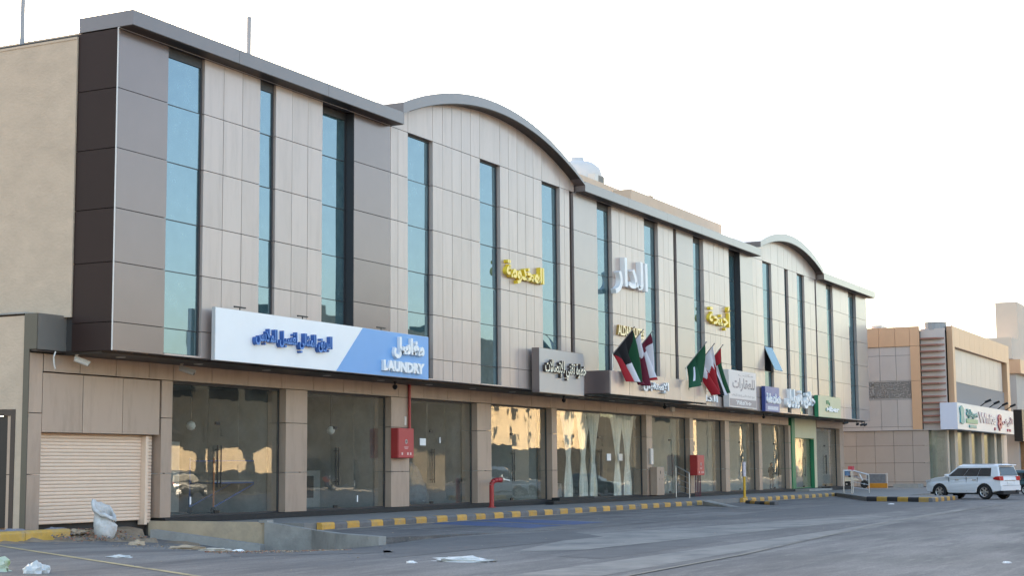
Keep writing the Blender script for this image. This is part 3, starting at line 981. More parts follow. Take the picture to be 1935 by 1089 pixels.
# real estate sign
t = thing('shop_sign', 'square pinkish white sign with large grey Arabic word and dark number band', 'sign', (84.94, -.48, 4.93))
pink = mat('pinkish_sign_face', (.66, .60, .58), .45, 0, .04, 1)
mauve = mat('mauve_band', (.30, .255, .265), .45, 0, .04, 1)
sign_box(t, 84.94, 89.75, -.48, -.15, 4.93, 7.03, pink, lightmetal)
MB().box(85.05, 89.68, -.487, -.482, 5.0, 5.42).build('number_band', mauve, t)
lettering('للعقارات', 85.55, 89.5, 5.85, 6.62, -.486, .004, mauve, mauve, t, .03)
lettering('٠٥٠٨٢٥٤١٩٦', 86.1, 88.8, 5.1, 5.34, -.492, .004, white, white, t, .02, True)
lettering('بيع شراء تأجير إدارة أملاك'.replace('لاك', 'لاك'), 85.4, 89.4, 5.52, 5.72, -.486, .004, mauve, mauve, t, .0)
lettering('مكتب', 86.6, 89.2, 6.70, 6.9, -.486, .004, mauve, mauve, t, .0)
# blue sign
t = thing('shop_sign', 'small navy blue box sign with white letters under the open window', 'sign', (91.9, -.33, 4.9))
navy = mat('navy_sign_side', (.03, .05, .20), .4)
sign_box(t, 91.9, 94.7, -.33, -.10, 4.9, 6.4, mat('slate_blue_sign_face', (.14, .16, .34), .4, 0, .06, 1), navy)
lettering('خدمات عامة', 92.05, 94.85, 5.38, 6.0, -.40, .07, white, white, t, .05)
MB().box(92.3, 94.4, -.338, -.332, 5.0, 5.22).build('text_band', mat('pale_text_band', (.55, .55, .6), .5, 0, .3, 9), t)
# green sign
t = thing('shop_sign', 'pale green box sign with dark green side at the right corner', 'sign', (103, -.37, 4.86))
sign_box(t, 103.0, 108.5, -.37, -.10, 4.86, 6.28, pale_green, green_frame)
lettering('siber', 104.7, 107.9, 5.25, 5.62, -.43, .06, white, green_frame, t, .06, False)
MB().box(104.9, 105.4, -.41, -.371, 5.75, 6.0).box(105.5, 105.7, -.41, -.371, 5.68, 5.86).build('emblem', green_frame, t)

# ---------------------------------------------------------------- flags
fred = mat('flag_red', (.30, .006, .016), .8)
fmar = mat('flag_maroon', (.11, .006, .026), .8)
fgrn = mat('flag_green', (.003, .062, .026), .8)
fblk = mat('flag_black', (.008, .008, .012), .8)
fwht = mat('flag_white', (.62, .62, .70), .8)
def zig(v, k_):
    return abs(((v * k_) % 1) - .5) * 2
FL = {
    'kuwait': lambda u, v: 3 if v < .50 * min(1, 3 * min(u, 1 - u)) else (2 if u < .333 else 4 if u < .666 else 0),
    'qatar': lambda u, v: 4 if v < .33 + .10 * zig(u, 5) else 1,
    'oman': lambda u, v: (1 if v < .20 else 0 if v > .92 and u < .6 else 2 if v > .92 else 4 if u < .55 else 1),
    'green': lambda u, v: 4 if (abs(u - .66) < .025 and .25 < v < .75) or (.30 < u < .46 and .3 < v < .7 and math.sin(v * 60) * math.sin(u * 90) > .55) else 2,
    'bahrain': lambda u, v: 4 if v < .30 + .16 * zig(u, 5) else 0,
    'uae': lambda u, v: 0 if v < .25 else (2 if u < .34 else 4 if u < .67 else 3),
}
def flag(kind, label, B, T, Et, Eb, seed, folds=3.0, amp=.10):
    t = thing('flag', label, 'flag', B, 'flags on leaning poles above the entrance')
    B, T, Et, Eb = map(Vector, (B, T, Et, Eb))
    post = Vector((B.x, B.y, 5.95))
    MB().tube(post, (B.x, B.y, B.z + .05), .025, 8).box(B.x - .06, B.x + .06, B.y - .06, B.y + .06, 5.95, 5.985).build('bracket', silver, t)
    d = (T - B).normalized()
    MB().tube(B - d * .12, T + d * .12, .022, 8).lathe([(.0, -.04), (.04, -.02), (.04, .02), (.0, .04)], tuple(T + d * .14), 10).build('pole', mat('flag_pole_grey', (.25, .23, .23), .4, .4) if 'flag_pole_grey' not in bpy.data.materials else bpy.data.materials['flag_pole_grey'], t)
    r = random.Random(seed)
    ph = r.uniform(0, 6)
    nu, nv = 44, 60
    N = Vector((.55, -.83, 0))
    b = MB()
    def P(u, v):
        h = (T * (1 - u) + B * u)
        e = (Et * (1 - u) + Eb * u)
        p = h * (1 - v) + e * v
        sag = -.16 * math.sin(math.pi * v)
        w = v ** .6 * amp
        q = math.sin(6.283 * folds * u + ph + 1.3 * v) * w + math.sin(6.283 * (folds * .5) * u + 2.2 * v + ph * 2) * w * .7
        s2 = math.cos(6.283 * folds * u + ph + .8) * w * .55
        return p + N * q + Vector((.8, .5, 0)) * s2 + Vector((0, 0, sag * .3))
    for j in range(nv + 1):
        for i in range(nu + 1):
            b.v.append(tuple(P(i / nu, j / nv)))
    f = FL[kind]
    for j in range(nv):
        for i in range(nu):
            a = j * (nu + 1) + i
            b.f.append((a, a + 1, a + nu + 2, a + nu + 1))
            b.m.append(f((i + .5) / nu, (j + .5) / nv))
    o = b.build('cloth', [fred, fmar, fgrn, fblk, fwht], t, smooth=True, fix=False)
    so_ = o.modifiers.new('s', 'SOLIDIFY')
    so_.thickness = .004
flag('kuwait', 'black green white and red flag on leftmost pole of the left group', (66.9, -1.2, 6.72), (66.9, -2.2, 7.82), (68.55, -1.9, 5.5), (67.75, -1.7, 5.5), 1, 2.3, .15)
flag('qatar', 'white and maroon serrated flag, middle pole of the left group', (67.95, -1.2, 6.72), (67.95, -2.2, 7.78), (69.15, -1.9, 5.35), (68.75, -1.7, 5.42), 2, 2.5, .16)
flag('oman', 'red white and green flag on the rightmost pole of the left group', (69.1, -1.2, 6.72), (69.1, -2.2, 7.8), (70.35, -1.9, 5.8), (69.75, -1.7, 5.5), 3, 2.4, .16)
flag('green', 'plain dark green flag on leftmost pole of the right group', (76.4, -1.2, 6.65), (76.4, -2.2, 7.78), (76.75, -1.95, 5.95), (75.5, -1.6, 5.4), 4, 1.8, .17)
flag('bahrain', 'white flag with red serrated half, middle pole of right group', (77.6, -1.2, 6.65), (77.6, -2.2, 7.78), (79.6, -1.9, 5.6), (78.95, -1.7, 5.25), 5, 2.3, .14)
flag('uae', 'red green white and black flag on the rightmost pole of right group', (78.9, -1.2, 6.65), (78.9, -2.2, 7.8), (80.8, -1.9, 5.55), (80.2, -1.7, 5.25), 6, 2.2, .15)

# ---------------------------------------------------------------- security cameras
def bullet_camera(label, x, y, z, ang, m, s=1.0):
    t = thing('security_camera', label, 'camera', (x, y, z))
    MB().lathe([(.05 * s, 0), (.05 * s, -.02), (.02 * s, -.03), (.02 * s, -.13 * s)], (x, y, z), 10).build('bracket', m, t)
    d = Vector((math.cos(ang), math.sin(ang), -.35)).normalized()
    a = Vector((x, y, z - .14 * s))
    b = MB().tube(a - d * .06 * s, a + d * .30 * s, .05 * s, 10)
    b.tube(a - d * .06 * s + Vector((0, 0, .055 * s)), a + d * .34 * s + Vector((0, 0, .055 * s)), .045 * s, 6)
    b.build('camera_body', m, t)
    MB().tube(a + d * .301 * s, a + d * .315 * s, .036 * s, 10).build('lens', black, t)
camwhite = mat('camera_white', (.62, .58, .53), .4)
bullet_camera('white bullet camera under the overhang at the left building corner', 34.75, 1.5, 4.86, R(-35), camwhite, 1.15)
bullet_camera('small camera under the soffit left of the LAUNDRY sign', 39.25, 1.35, 4.85, R(-60), mat('camera_grey', (.35, .33, .31), .4), 1.3)
for x, y, lab in ((51.7, 1.2, 'dark dome camera below the right end of the LAUNDRY sign'), (66.1, .9, 'dark dome camera under the grey telecom sign edge'), (76.6, .1, 'dark dome camera under the reception canopy'), (95.3, .9, 'small dark dome camera over the barber shop window')):
    t = thing('security_camera', lab, 'camera', (x, y, 4.86))
    MB().lathe([(.06, 0), (.06, -.06), (.03, -.08), (.03, -.14)], (x, y, 4.86), 10).build('bracket', black, t)
    MB().lathe([(.02, .09), (.08, .07), (.1, 0), (.07, -.07), (.02, -.1)], (x, y, 4.66), 12).build('dome', black, t)
for i, (x, dx) in enumerate(((111.7, -.2), (115.0, .0), (116.4, -.15), (117.2, .12))):
    t = thing('spotlight', ('leftmost small dark spotlight under the overhanging right corner', 'second small dark spotlight under the overhanging right corner', 'third small dark spotlight under the overhanging right corner', 'outermost small dark spotlight under the overhanging right corner')[i], 'spotlight', (x, .25, 4.9), 'spotlights under the right corner')
    MB().tube((x, .25, 4.9), (x, .25, 4.72), .025, 6).build('bracket', black, t)
    MB().tube((x - dx, .1, 4.68), (x + dx, .3, 4.60), .08, 10).build('camera_body', black, t)
# loose cable end below the corner fascia
tag(MB().path([(34.0, 1.6, 4.9), (33.93, 1.6, 4.75), (33.95, 1.6, 4.55), (34.0, 1.6, 4.42)], .022, 6).build('loose_cable', camwhite), 'loose white cable hanging beside the corner bullet camera', 'cable')
tag(MB().box(81.55, 81.95, 1.6, 1.75, 4.62, 4.90).build('emergency_lamp', mat('lamp_cream', (.62, .58, .5), .4), bevel=.02), 'small cream emergency lamp under the soffit right of canopy', 'lamp')

# ---------------------------------------------------------------- fire equipment
def hose_cabinet(label, x0, x1, y0, y1, z0, z1, m, legs=0):
    t = thing('fire_hose_cabinet', label, 'cabinet', (x0, y1, z0), 'red fire hose cabinets')
    MB().box(x0, x1, y0 + .03, y1, z0, z1).build('body', m, t, bevel=.012)
    dm = mat('cabinet_door_red', (.42, .045, .05), .4, 0, .05, 3)
    d = MB().box(x0 + .02, x1 - .02, y0, y0 + .029, z0 + .02, z1 - .02).build('door', dm, t, bevel=.008)
    e = MB()
    cx_, cz = (x0 + x1) / 2, z0 + (z1 - z0) * .55
    e.lathe([(.09, 0), (.09, -.008), (.06, -.008), (.06, 0)], (cx_, y0 - .001, cz), 14, 'y')
    e.box(cx_ - .16, cx_ + .16, y0 - .004, y0 - .001, cz - .22, cz - .20).box(cx_ - .12, cx_ + .12, y0 - .004, y0 - .001, cz - .27, cz - .25)
    for dx in (-.3, 0.12, .33):
        e.box(cx_ + dx - .05, cx_ + dx + .05, y0 - .004, y0 - .001, z0 + .12, z0 + .22)
    e.build('stickers', mat('cabinet_sticker', (.7, .55, .52), .5), d)
    return t
hose_cabinet('red fire hose cabinet on the tan pier between the second and third shop windows', 52.72, 53.9, 1.66, 1.995, 2.0, 3.15, red)
t = hose_cabinet('red fire hose cabinet standing on pipes beside the glass entrance rail', 84.75, 85.88, 1.40, 1.85, 1.14, 2.28, red)
pm = mat('maroon_pipe', (.12, .03, .04), .5)
for x in (85.0, 85.28, 85.52, 85.76):
    MB().tube((x, 1.62, -.05), (x, 1.62, 1.14), .03, 8).build('leg', pm, t)
tag(MB().tube((54.02, 1.93, 3.15), (54.02, 1.93, 4.86), .055, 12).build('sprinkler_riser', red), 'vertical red pipe running from hose cabinet up to the soffit', 'pipe')
t = thing('fire_standpipe', 'red standpipe with bent top and brass outlets on the pavement', 'hydrant', (60.1, 1.5, -.05))
MB().lathe([(.17, 0), (.17, .03), (.10, .035), (.10, .95)], (60.08, 1.5, -.05), 14).build('riser', red, t, smooth=False)
pts = [(60.08, 1.5, .9), (60.1, 1.48, 1.0), (60.17, 1.42, 1.07), (60.3, 1.36, 1.1), (60.55, 1.3, 1.1)]
MB().path(pts, .105, 12).build('elbow', red, t)
bm_ = mat('brass', (.55, .50, .42), .35, .7)
MB().lathe([(.13, 0), (.13, .12), (.09, .13), (.09, .2)], (60.55, 1.3, 1.1), 12, 'x').tube((60.65, 1.3, 1.12), (60.95, 1.1, 1.06), .06, 10).tube((60.65, 1.3, 1.12), (60.9, 1.5, 1.22), .06, 10).tube((60.62, 1.3, 1.12), (60.66, 1.3, 1.32), .03, 8).build('outlets', bm_, t)
tag(MB().box(53.72, 53.87, 1.975, 1.996, 3.28, 3.62).build('door_bell', camwhite, bevel=.01), 'small white call box above the first red cabinet', 'call box')
tag(MB().box(55.42, 55.88, 2.27, 2.285, 2.52, 2.8).build('notice', white), 'white paper notice taped to the third shop window', 'notice')
for x, lab in ((74.1, 'white notice taped beside the curtained entrance handles'), (75.6, 'cream notice taped on the curtained right glass pane')):
    tag(MB().box(x, x + .5, 2.27, 2.285, 1.95, 2.3).build('notice', camwhite if x > 75 else white), lab, 'notice')
for x, lab in ((44.7, 'tiny white sticker low on the first shop window'), (50.9, 'tiny white sticker low on the second shop window')):
    pass
# utility box and phone by the entrance pier
t = thing('utility_box', 'beige utility box standing on the plinth right of entrance', 'utility box', (79.0, 1.7, .13))
MB().box(79.02, 80.05, 1.55, 1.95, .135, 1.62).build('body', pierm, t, bevel=.015)
MB().box(79.45, 79.55, 1.543, 1.549, 1.25, 1.42).box(79.3, 79.36, 1.543, 1.549, .95, 1.0).box(79.7, 79.76, 1.543, 1.549, .95, 1.0).build('latch', soffitm, t)
tag(MB().box(79.05, 79.4, 1.88, 1.995, 1.75, 2.6).build('intercom_panel', lightmetal, bevel=.02), 'pale intercom panel on the pier above the utility box', 'intercom')

# ---------------------------------------------------------------- hand rails, bollard
def rail(label, P0, P1, h0, h1, z0, z1, mids=3, extra=None):
    t = thing('handrail', label, 'handrail', (P0[0], P0[1], z0), 'stainless handrails')
    a, b_ = Vector((*P0, z0)), Vector((*P1, z1))
    MB().tube(a, a + Vector((0, 0, h0)), .032, 8).build('post', silver, t)
    MB().tube(b_, b_ + Vector((0, 0, h1)), .032, 8).build('post', silver, t)
    MB().tube(a + Vector((0, 0, h0)), b_ + Vector((0, 0, h1)), .035, 8).build('top_rail', silver, t)
    for i in range(mids):
        f_ = (i + 1) / (mids + 1)
        MB().tube(a + Vector((0, 0, h0 * f_)), b_ + Vector((0, 0, h1 * f_)), .018, 6).build('bar', silver, t)
    return t
rail('sloping metal handrail on the steps left of standing red cabinet', (81.0, 1.25), (81.0, .5), 1.68, 1.4, -.0, -.12, 4)
t = rail('sloping metal handrail at the kerb end, nearer the road', (98.9, -3.6), (99.3, -4.5), 1.38, 1.25, -.05, -.2, 3)
rail('level metal handrail behind the kerb end by the motorbike', (96.9, -3.55), (98.0, -3.75), 1.38, 1.38, -.05, -.05, 0)
t = thing('bollard', 'thin yellow post with white paper wrapped round its top', 'bollard', (82.4, -2.1, -.05))
MB().tube((82.4, -2.1, -.05), (82.4, -2.1, 1.12), .07, 10).lathe([(.16, 0), (.16, .03), (.08, .05)], (82.4, -2.1, -.05), 10).build('post', mat('post_yellow', (.62, .35, .02), .5, 0, .08, 3), t)
MB().lathe([(.085, 0), (.095, .2), (.085, .45), (.095, .78)], (82.4, -2.1, 1.08), 10).build('paper_wrap', mat('paper_wrap', (.62, .55, .58), .8, 0, .25, 7), t)

# ---------------------------------------------------------------- roof things
t = thing('rooftop_room', 'tan rendered stair room standing on the roof behind the parapet', 'rooftop room', (82, 4, 14.3))
MB().box(82, 97.2, 4.0, 9.0, 14.3, 17.18).build('walls', stucco2, t)
MB().box(84.9, 85.3, 3.97, 4.4, 17.18, 17.25).build('pipe_cap', stucco2, t)
t = thing('rooftop_room', 'low tan parapet room beside the arched roof carrying an air conditioner', 'rooftop room', (72, 5.1, 14.3))
MB().box(70, 83.0, 5.1, 10, 14.3, 17.38).build('walls', stucco2, t)
MB().box(83.02, 90, 9.05, 10, 14.3, 17.3).build('back_wall', stucco2, t)
t = thing('water_tank', 'white domed plastic water tank on the roof', 'water tank', (77.9, 6.6, 17.38))
wt = mat('tank_white', (.62, .58, .55), .7)
MB().lathe([(1.40, 0), (1.45, .2), (1.45, .7), (1.32, 1.15), (.95, 1.45), (.42, 1.58), (.42, 1.78), (0.05, 1.8)], (81.75, 7.2, 17.42), 20).build('tank', wt, t, smooth=True)
for i in range(4):
    MB().box(78.5 + i * .22, 78.54 + i * .22, 5.9, 5.94, 17.38, 17.75).build('guard_bar', stucco2, t)
t = thing('air_conditioner', 'boxy air conditioner unit with dark grille on the roof edge', 'air conditioner', (80.5, 5.6, 17.38))
MB().box(80.0, 81.25, 5.3, 5.75, 17.38, 17.86).build('case', camwhite, t)
MB().box(80.45, 81.2, 5.28, 5.298, 17.43, 17.82).build('grille', mat('grille_grey', (.2, .19, .17), .7, 0, .2, 30, stretch=(1, 1, 6)), t)
tag(MB().tube((34.75, 3.9, 14.02), (34.75, 3.9, 14.35), .08, 8).tube((34.75, 3.9, 14.35), (34.75, 3.9, 22), .07, 8).build('roof_pole', mat('pole_grey', (.30, .30, .31), .5)), 'pale roof pole on top of the tan side wall', 'pole')
tag(MB().tube((44.74, 3.0, 14.3), (44.74, 3.0, 17.45), .085, 8).build('roof_pole', bpy.data.materials['pole_grey']), 'pale stub pipe standing on the roof above the blue strip windows', 'pole')
# ---------------------------------------------------------------- building on the right
orangep = mat('orange_panel', (.60, .355, .21), .42, .15, .05, .6, obj_var=.03)
rbeige = mat('pale_beige_panel', (.50, .43, .395), .42, .2, .05, .6, obj_var=.03)
rbrown = mat('pinkish_tan_panel', (.43, .345, .295), .42, .2, .05, .6, obj_var=.03)
rb = thing('corner_building', 'two storey beige building with orange panel trim and red louvres beyond gap', 'building', (127, -4, -.05))
# core
MB().box(127.06, 154, -1.8, 24, -.05, 12.3).box(127.3, 154, -3.6, -1.8, 4.5, 12.3).build('wall_core', joint, rb)
def rpanel(y0, y1, z0, z1, m, x=127.0, t=.06, nm='panel'):
    return MB().box(x, x + t, y0 + .012, y1 - .012, z0 + .012, z1 - .012).build(nm, m, rb)
# lower storey side wall
ye = [-2.28, -1.0, .5, 2.0, 3.5, 5.0, 6.5, 8.0, 9.5, 11]
for a, b in zip(ye, ye[1:]):
    for z0, z1 in ((-.02, .35), (.35, 1.85), (1.85, 3.2), (3.2, 4.38)):
        rpanel(a, b, z0, z1, rbrown)
# upper side
yu = [-1.07, 0.1, 1.4, 2.9, 4.4, 6, 8, 11]
for a, b in zip(yu, yu[1:]):
    for z0, z1 in ((4.44, 4.7), (4.7, 6.85), (8.35, 10.35), (10.35, 11.05)):
        rpanel(a, b, z0, z1, rbeige)
    rpanel(a, b, 11.05, 12.62, orangep, 126.9, .16)
MB().box(126.86, 127.06, -3.9, 24, 4.40, 4.45).build('ledge', rbeige, rb)
# pierced screen band: geometric fretwork
scr = mat('pierced_screen', (.42, .37, .34), .6, .1)
fb = MB()
fb.box(127.0, 127.03, -1.06, 11, 6.86, 6.93).box(127.0, 127.03, -1.06, 11, 8.27, 8.34).box(127.0, 127.03, 1.95, 2.05, 6.93, 8.27)
q = random.Random(3)
for i in range(560):
    y, z = q.uniform(-1, 9), q.uniform(6.95, 8.15)
    if q.random() < .5:
        fb.box(127.0, 127.03, y, y + q.uniform(.1, .3), z, z + .035)
    else:
        fb.box(127.0, 127.03, y, y + .035, z, z + q.uniform(.1, .28))
MB().box(127.035, 127.058, -1.06, 11, 6.87, 8.33).build('screen_backing', mat('screen_backing_grey', (.20, .175, .16), .8), rb)
o = fb.build('pierced_screen', scr, rb)
o['kind'] = 'stuff'
rpanel(-1.83, -1.07, 4.45, 8.3, orangep, 126.88, .18)
rpanel(-1.83, -1.07, 8.3, 11.05, orangep, 126.88, .18)
rpanel(-1.83, -1.07, 11.05, 12.62, orangep, 126.88, .18)
# louvre column
MB().box(127.28, 127.36, -3.75, -1.84, 4.45, 12.4).build('column_wall', rbeige, rb)
lred = mat('brown_red_louvre', (.28, .12, .085), .5, 0, .05, 1)
lm = None
for i in range(14):
    z = 4.95 + i * .508
    o = MB().add([(126.92, -3.25, z), (126.92, -1.86, z), (127.28, -1.86, z), (127.28, -3.7, z), (126.92, -3.25, z + .12), (126.92, -1.86, z + .12), (127.28, -1.86, z + .12), (127.28, -3.7, z + .12)],
                 [(0, 1, 2, 3), (7, 6, 5, 4), (0, 4, 5, 1), (1, 5, 6, 2), (2, 6, 7, 3), (3, 7, 4, 0)]).build('louvre', lred, rb)
MB().lathe([(.95, 0), (.95, .55), (.98, .56), (.98, .62)], (128.2, -2.75, 12.3), 20).build('glass_drum', mat('drum_cladding', (.30, .29, .29), .5, .1, .1, 9, stretch=(4, 4, .2)), rb)
# orange pier and front
MB().box(127.9, 128.7, -4.2, -3.76, 4.45, 12.62).build('orange_pier', orangep, rb)
fx = [128.7 + i * 2.05 for i in range(13)]
for a, b in zip(fx, fx[1:]):
    MB().box(a + .012, b - .012, -4.2, -3.7, 11.0, 12.62).build('panel', orangep, rb)
    if b < 152.5:
        MB().box(a + .012, b - .012, -3.86, -3.65, 8.3, 10.98).build('panel', rbeige, rb)
MB().box(128.7, 152.4, -3.86, -3.64, 6.2, 8.28).build('grey_screen_band', mat('grey_mesh_screen', (.33, .285, .255), .8, 0, .2, 14), rb)
MB().box(152.0, 153.3, -4.2, -3.7, 4.45, 10.98).build('orange_pier', orangep, rb)
MB().box(127.1, 153.3, -3.7, -3.2, 4.42, 4.5).build('front_soffit', soffitm, rb)
# ground floor front: piers and glass
px_ = [126.98, 130.3, 136.0, 141.5, 147.5, 151.0]
for i, x in enumerate(px_):
    MB().box(x + (.45 if i == 0 else 0), x + 1.15, -3.6, -2.4, -.05, 4.42).build('pier', mat('olive_pier', (.38, .32, .26), .5, .1, .05, 1) if i == 0 else bpy.data.materials['olive_pier'], rb)
for a, b in zip(px_, px_[1:]):
    MB().box(a + 1.15, b, -3.3, -3.27, .05, 4.4).build('pane', glassS, rb)
MB().box(127.02, 127.05, -3.55, -2.3, .05, 4.4).build('pane', glassS, rb)
MB().box(127.4, 152, -1.9, -1.82, 0, 4.4).build('shop_back_wall', mat('pale_shop_wall', (.5, .46, .36), .8), rb)
MB().box(152.2, 153.9, -3.6, -3.4, -.05, 4.4).build('side_pier', rbeige, rb)
# sign board
t = thing('shop_sign', 'wide white pharmacy sign board on the corner building with teal and red lettering', 'sign', (126.6, -4.62, 4.45))
cream_s = mat('cream_sign_face', (.80, .72, .67), .4, 0, .03, .5)
sb = MB()
sb.mat(1).box(126.6, 151.9, -4.6, -3.9, 4.42, 6.5).box(126.6, 127.4, -3.9, -3.3, 4.42, 6.5)
sb.mat(0).box(126.62, 151.88, -4.615, -4.601, 4.43, 6.49)
sb.build('sign_box', [cream_s, mat('lilac_white_side', (.62, .62, .70), .4)], t)
teal = mat('teal_lettering', (.07, .30, .30), .4)
tg = mat('green_lettering', (.12, .33, .20), .4)
crim = mat('crimson_lettering', (.42, .06, .09), .4)
MB().prism([(127.4, 4.95), (128.3, 4.85), (128.9, 5.0), (128.75, 5.55), (128.9, 6.05), (128.0, 6.3), (127.3, 6.1), (127.55, 5.55)], -4.72, -4.617).build('emblem', teal, t)
lettering('صيدلية', 129.9, 134.3, 5.35, 6.1, -4.73, .1, teal, teal, t, .05)
MB().box(129.9, 134.4, -4.70, -4.617, 4.98, 5.32).build('text_block', tg, t)
MB().box(131.0, 133.8, -4.70, -4.617, 4.62, 4.85).build('text_block', teal, t)
lettering('White', 135.0, 142.6, 5.1, 6.0, -4.69, .06, mat('pale_rose_lettering', (.70, .63, .60), .4), mat('rose_letter_side', (.55, .32, .32), .4), t, .03, False)
lettering('8', 143.6, 145.4, 4.75, 6.05, -4.73, .1, crim, crim, t, .03, False)
lettering('الأبيض', 146.0, 151.2, 5.05, 5.95, -4.69, .06, bpy.data.materials['pale_rose_lettering'], crim, t, .03)
for x in (142.0, 144.2, 148.2, 149.4):
    MB().box(x, x + .5, -4.70, -4.617, 4.62, 4.85).build('text_block', crim, t)
for i, x in enumerate((137.5, 141.5, 145.5, 149.5)):
    tag(MB().tube((x, -4.3, 6.5), (x + .1, -4.9, 6.95), .05, 6).tube((x + .1, -4.75, 6.88), (x + .1, -5.25, 7.08), .10, 8).build('sign_lamp', black), ('black arm floodlight above the white corner sign, nearest its teal emblem', 'second black arm floodlight from the left above the white corner sign', 'third black arm floodlight from the left above the white corner sign', 'black arm floodlight above the far right end of the white corner sign')[i], 'lamp', 'sign floodlights')
tag(MB().box(127.2, 128.9, 1.2, 2.0, 12.30, 12.86).build('air_conditioner', camwhite), 'small air conditioner on the corner building roof edge', 'air conditioner')
tag(MB().tube((128.75, -4.0, 12.6), (128.75, -4.0, 14.9), .05, 6).build('roof_pole', lightmetal), 'thin white mast on the orange corner of the far building', 'pole')

# buildings further along the street
fb_ = thing('distant_building', 'pale tan building with tower far down the street at right edge', 'building', (163, -3, 0))
far_m = mat('far_tan_render', (.62, .50, .40), .85, 0, .05, .5)
far_g = mat('far_grey_cladding', (.42, .38, .35), .6, 0, .06, .5)
MB().box(160, 200, -3.4, -1.0, 11.9, 14.0).box(164.5, 176, -3.3, -1.2, 14.0, 17.9).build('upper_wall', far_m, fb_)
MB().box(160.5, 200, -3.6, -1.0, -.05, 10.5).build('wall', far_g, fb_)
MB().box(160.2, 200, -4.1, -.9, 10.5, 11.85).build('orange_band', orangep, fb_)
MB().box(158.0, 200, -4.4, -3.61, 3.9, 6.9).build('shop_canopy', black, fb_)
wood = mat('brown_timber_screen', (.27, .14, .06), .6, 0, .2, 2)
for i in range(14):
    MB().box(161.2 + i * .62, 161.2 + i * .62 + .5, -4.0, -3.61, .3, 3.85).build('screen_board', wood, fb_)

# far side of the street, seen only as reflections in the glass
stone_g = mat('shade_toned_grey_stone', (.035, .036, .036), .95, 0, .12, .5, spec=0.0)  # shade on the houses opposite put into the colour, for dark reflections
stone_t = mat('tan_block_wall', (.30, .235, .165), .85, 0, .10, .5)
stone_c = mat('cream_render', (.50, .40, .27), .85, 0, .06, .5)
winm = mat('dark_far_window', (.02, .022, .025), .7, spec=.1)
def house(label, x0, x1, y1, h, m, rows, step=4.5, parapet=True, depth=14):
    t = thing('street_house', label, 'building', ((x0 + x1) / 2, y1, -.14), 'houses across the street')
    w = MB().box(x0, x1, y1 - depth, y1, -.2, h)
    if parapet:
        w.box(x0 + 2, x0 + 6, y1 - 8, y1 - 2, h, h + 1.4).box(x1 - 7, x1 - 4, y1 - 9, y1 - 3, h, h + 2.0)
    w.build('wall', m, t)
    for r_ in range(rows):
        z = 1.6 + r_ * 3.4
        if z + 1.6 > h:
            break
        n = int((x1 - x0 - 2) / step)
        for i in range(n):
            x = x0 + 1.8 + i * step
            f_ = MB().box(x - .1, x + 1.3, y1, y1 + .12, z - .12, z).build('window', m, t)
            MB().box(x, x + 1.2, y1 + .001, y1 + .03, z, z + 1.5).build('pane', winm, f_)
house('tan house across the street reflected left', -60, 60, -56.5, 7.5, stone_t, 2, 6)
house('cream house across the street facing the laundry', 62, 92, -56.5, 8.5, stone_c, 2)
house('grey stone house toned dark for shade, with roof tanks reflected in first window', 94, 128, -56.5, 8.3, stone_g, 2)
house('tall grey block toned dark for shade, reflected in the second and third windows', 130, 168, -56.5, 16.5, stone_g, 4)
house('bright cream house reflected in the fourth window', 171, 200, -56.5, 12.5, stone_c, 3)
house('low brown gabled house in front of bright cream one', 172, 186, -49.5, 4.3, stone_g, 1, 4, False, 5)
stone_m = mat('mid_grey_render', (.06, .06, .058), .95, 0, .10, .5, spec=0.0)
house('mid grey house across the street facing the curtained entrance', 203, 240, -56.5, 9.0, stone_m, 2)
house('mid grey block reflected in the right shop windows', 243, 263, -56.5, 12, stone_m, 3)
house('narrow cream house between two grey blocks across the street', 264, 274, -56.5, 12.5, stone_c, 3)
house('second mid grey block before the far street end', 276, 291, -56.5, 11, stone_g, 3)
house('large cream block at the far street end', 293, 380, -56.5, 13, stone_c, 3)
yw = thing('yard_fence', 'sunlit yellow fence panels across the street', 'fence', (104, -49, 0))
for a, b, h0, h1 in ((102.6, 107.6, 3.7, 3.1), (109.0, 110.4, 3.5, 2.5), (111.6, 115.2, 3.2, 3.6)):
    MB().prism([(a, 1.5), (b, 1.7), (b, h1), ((a + b) / 2, max(h0, h1) + .1), (a, h0)], -49.3, -49).build('fence_panel', stone_c, yw)
MB().box(101, 116, -49.9, -49.7, -.2, 1.5).build('wall', stone_g, yw)
yw = thing('boundary_wall', 'short sunlit yellow wall across the street beside dark block', 'wall', (144, -49, 0))
MB().box(139, 146, -49.3, -49, -.2, 3.3).build('wall', stone_c, yw)
MB().box(138.5, 146.5, -49.4, -48.9, 3.3, 3.4).build('coping', stone_t, yw)

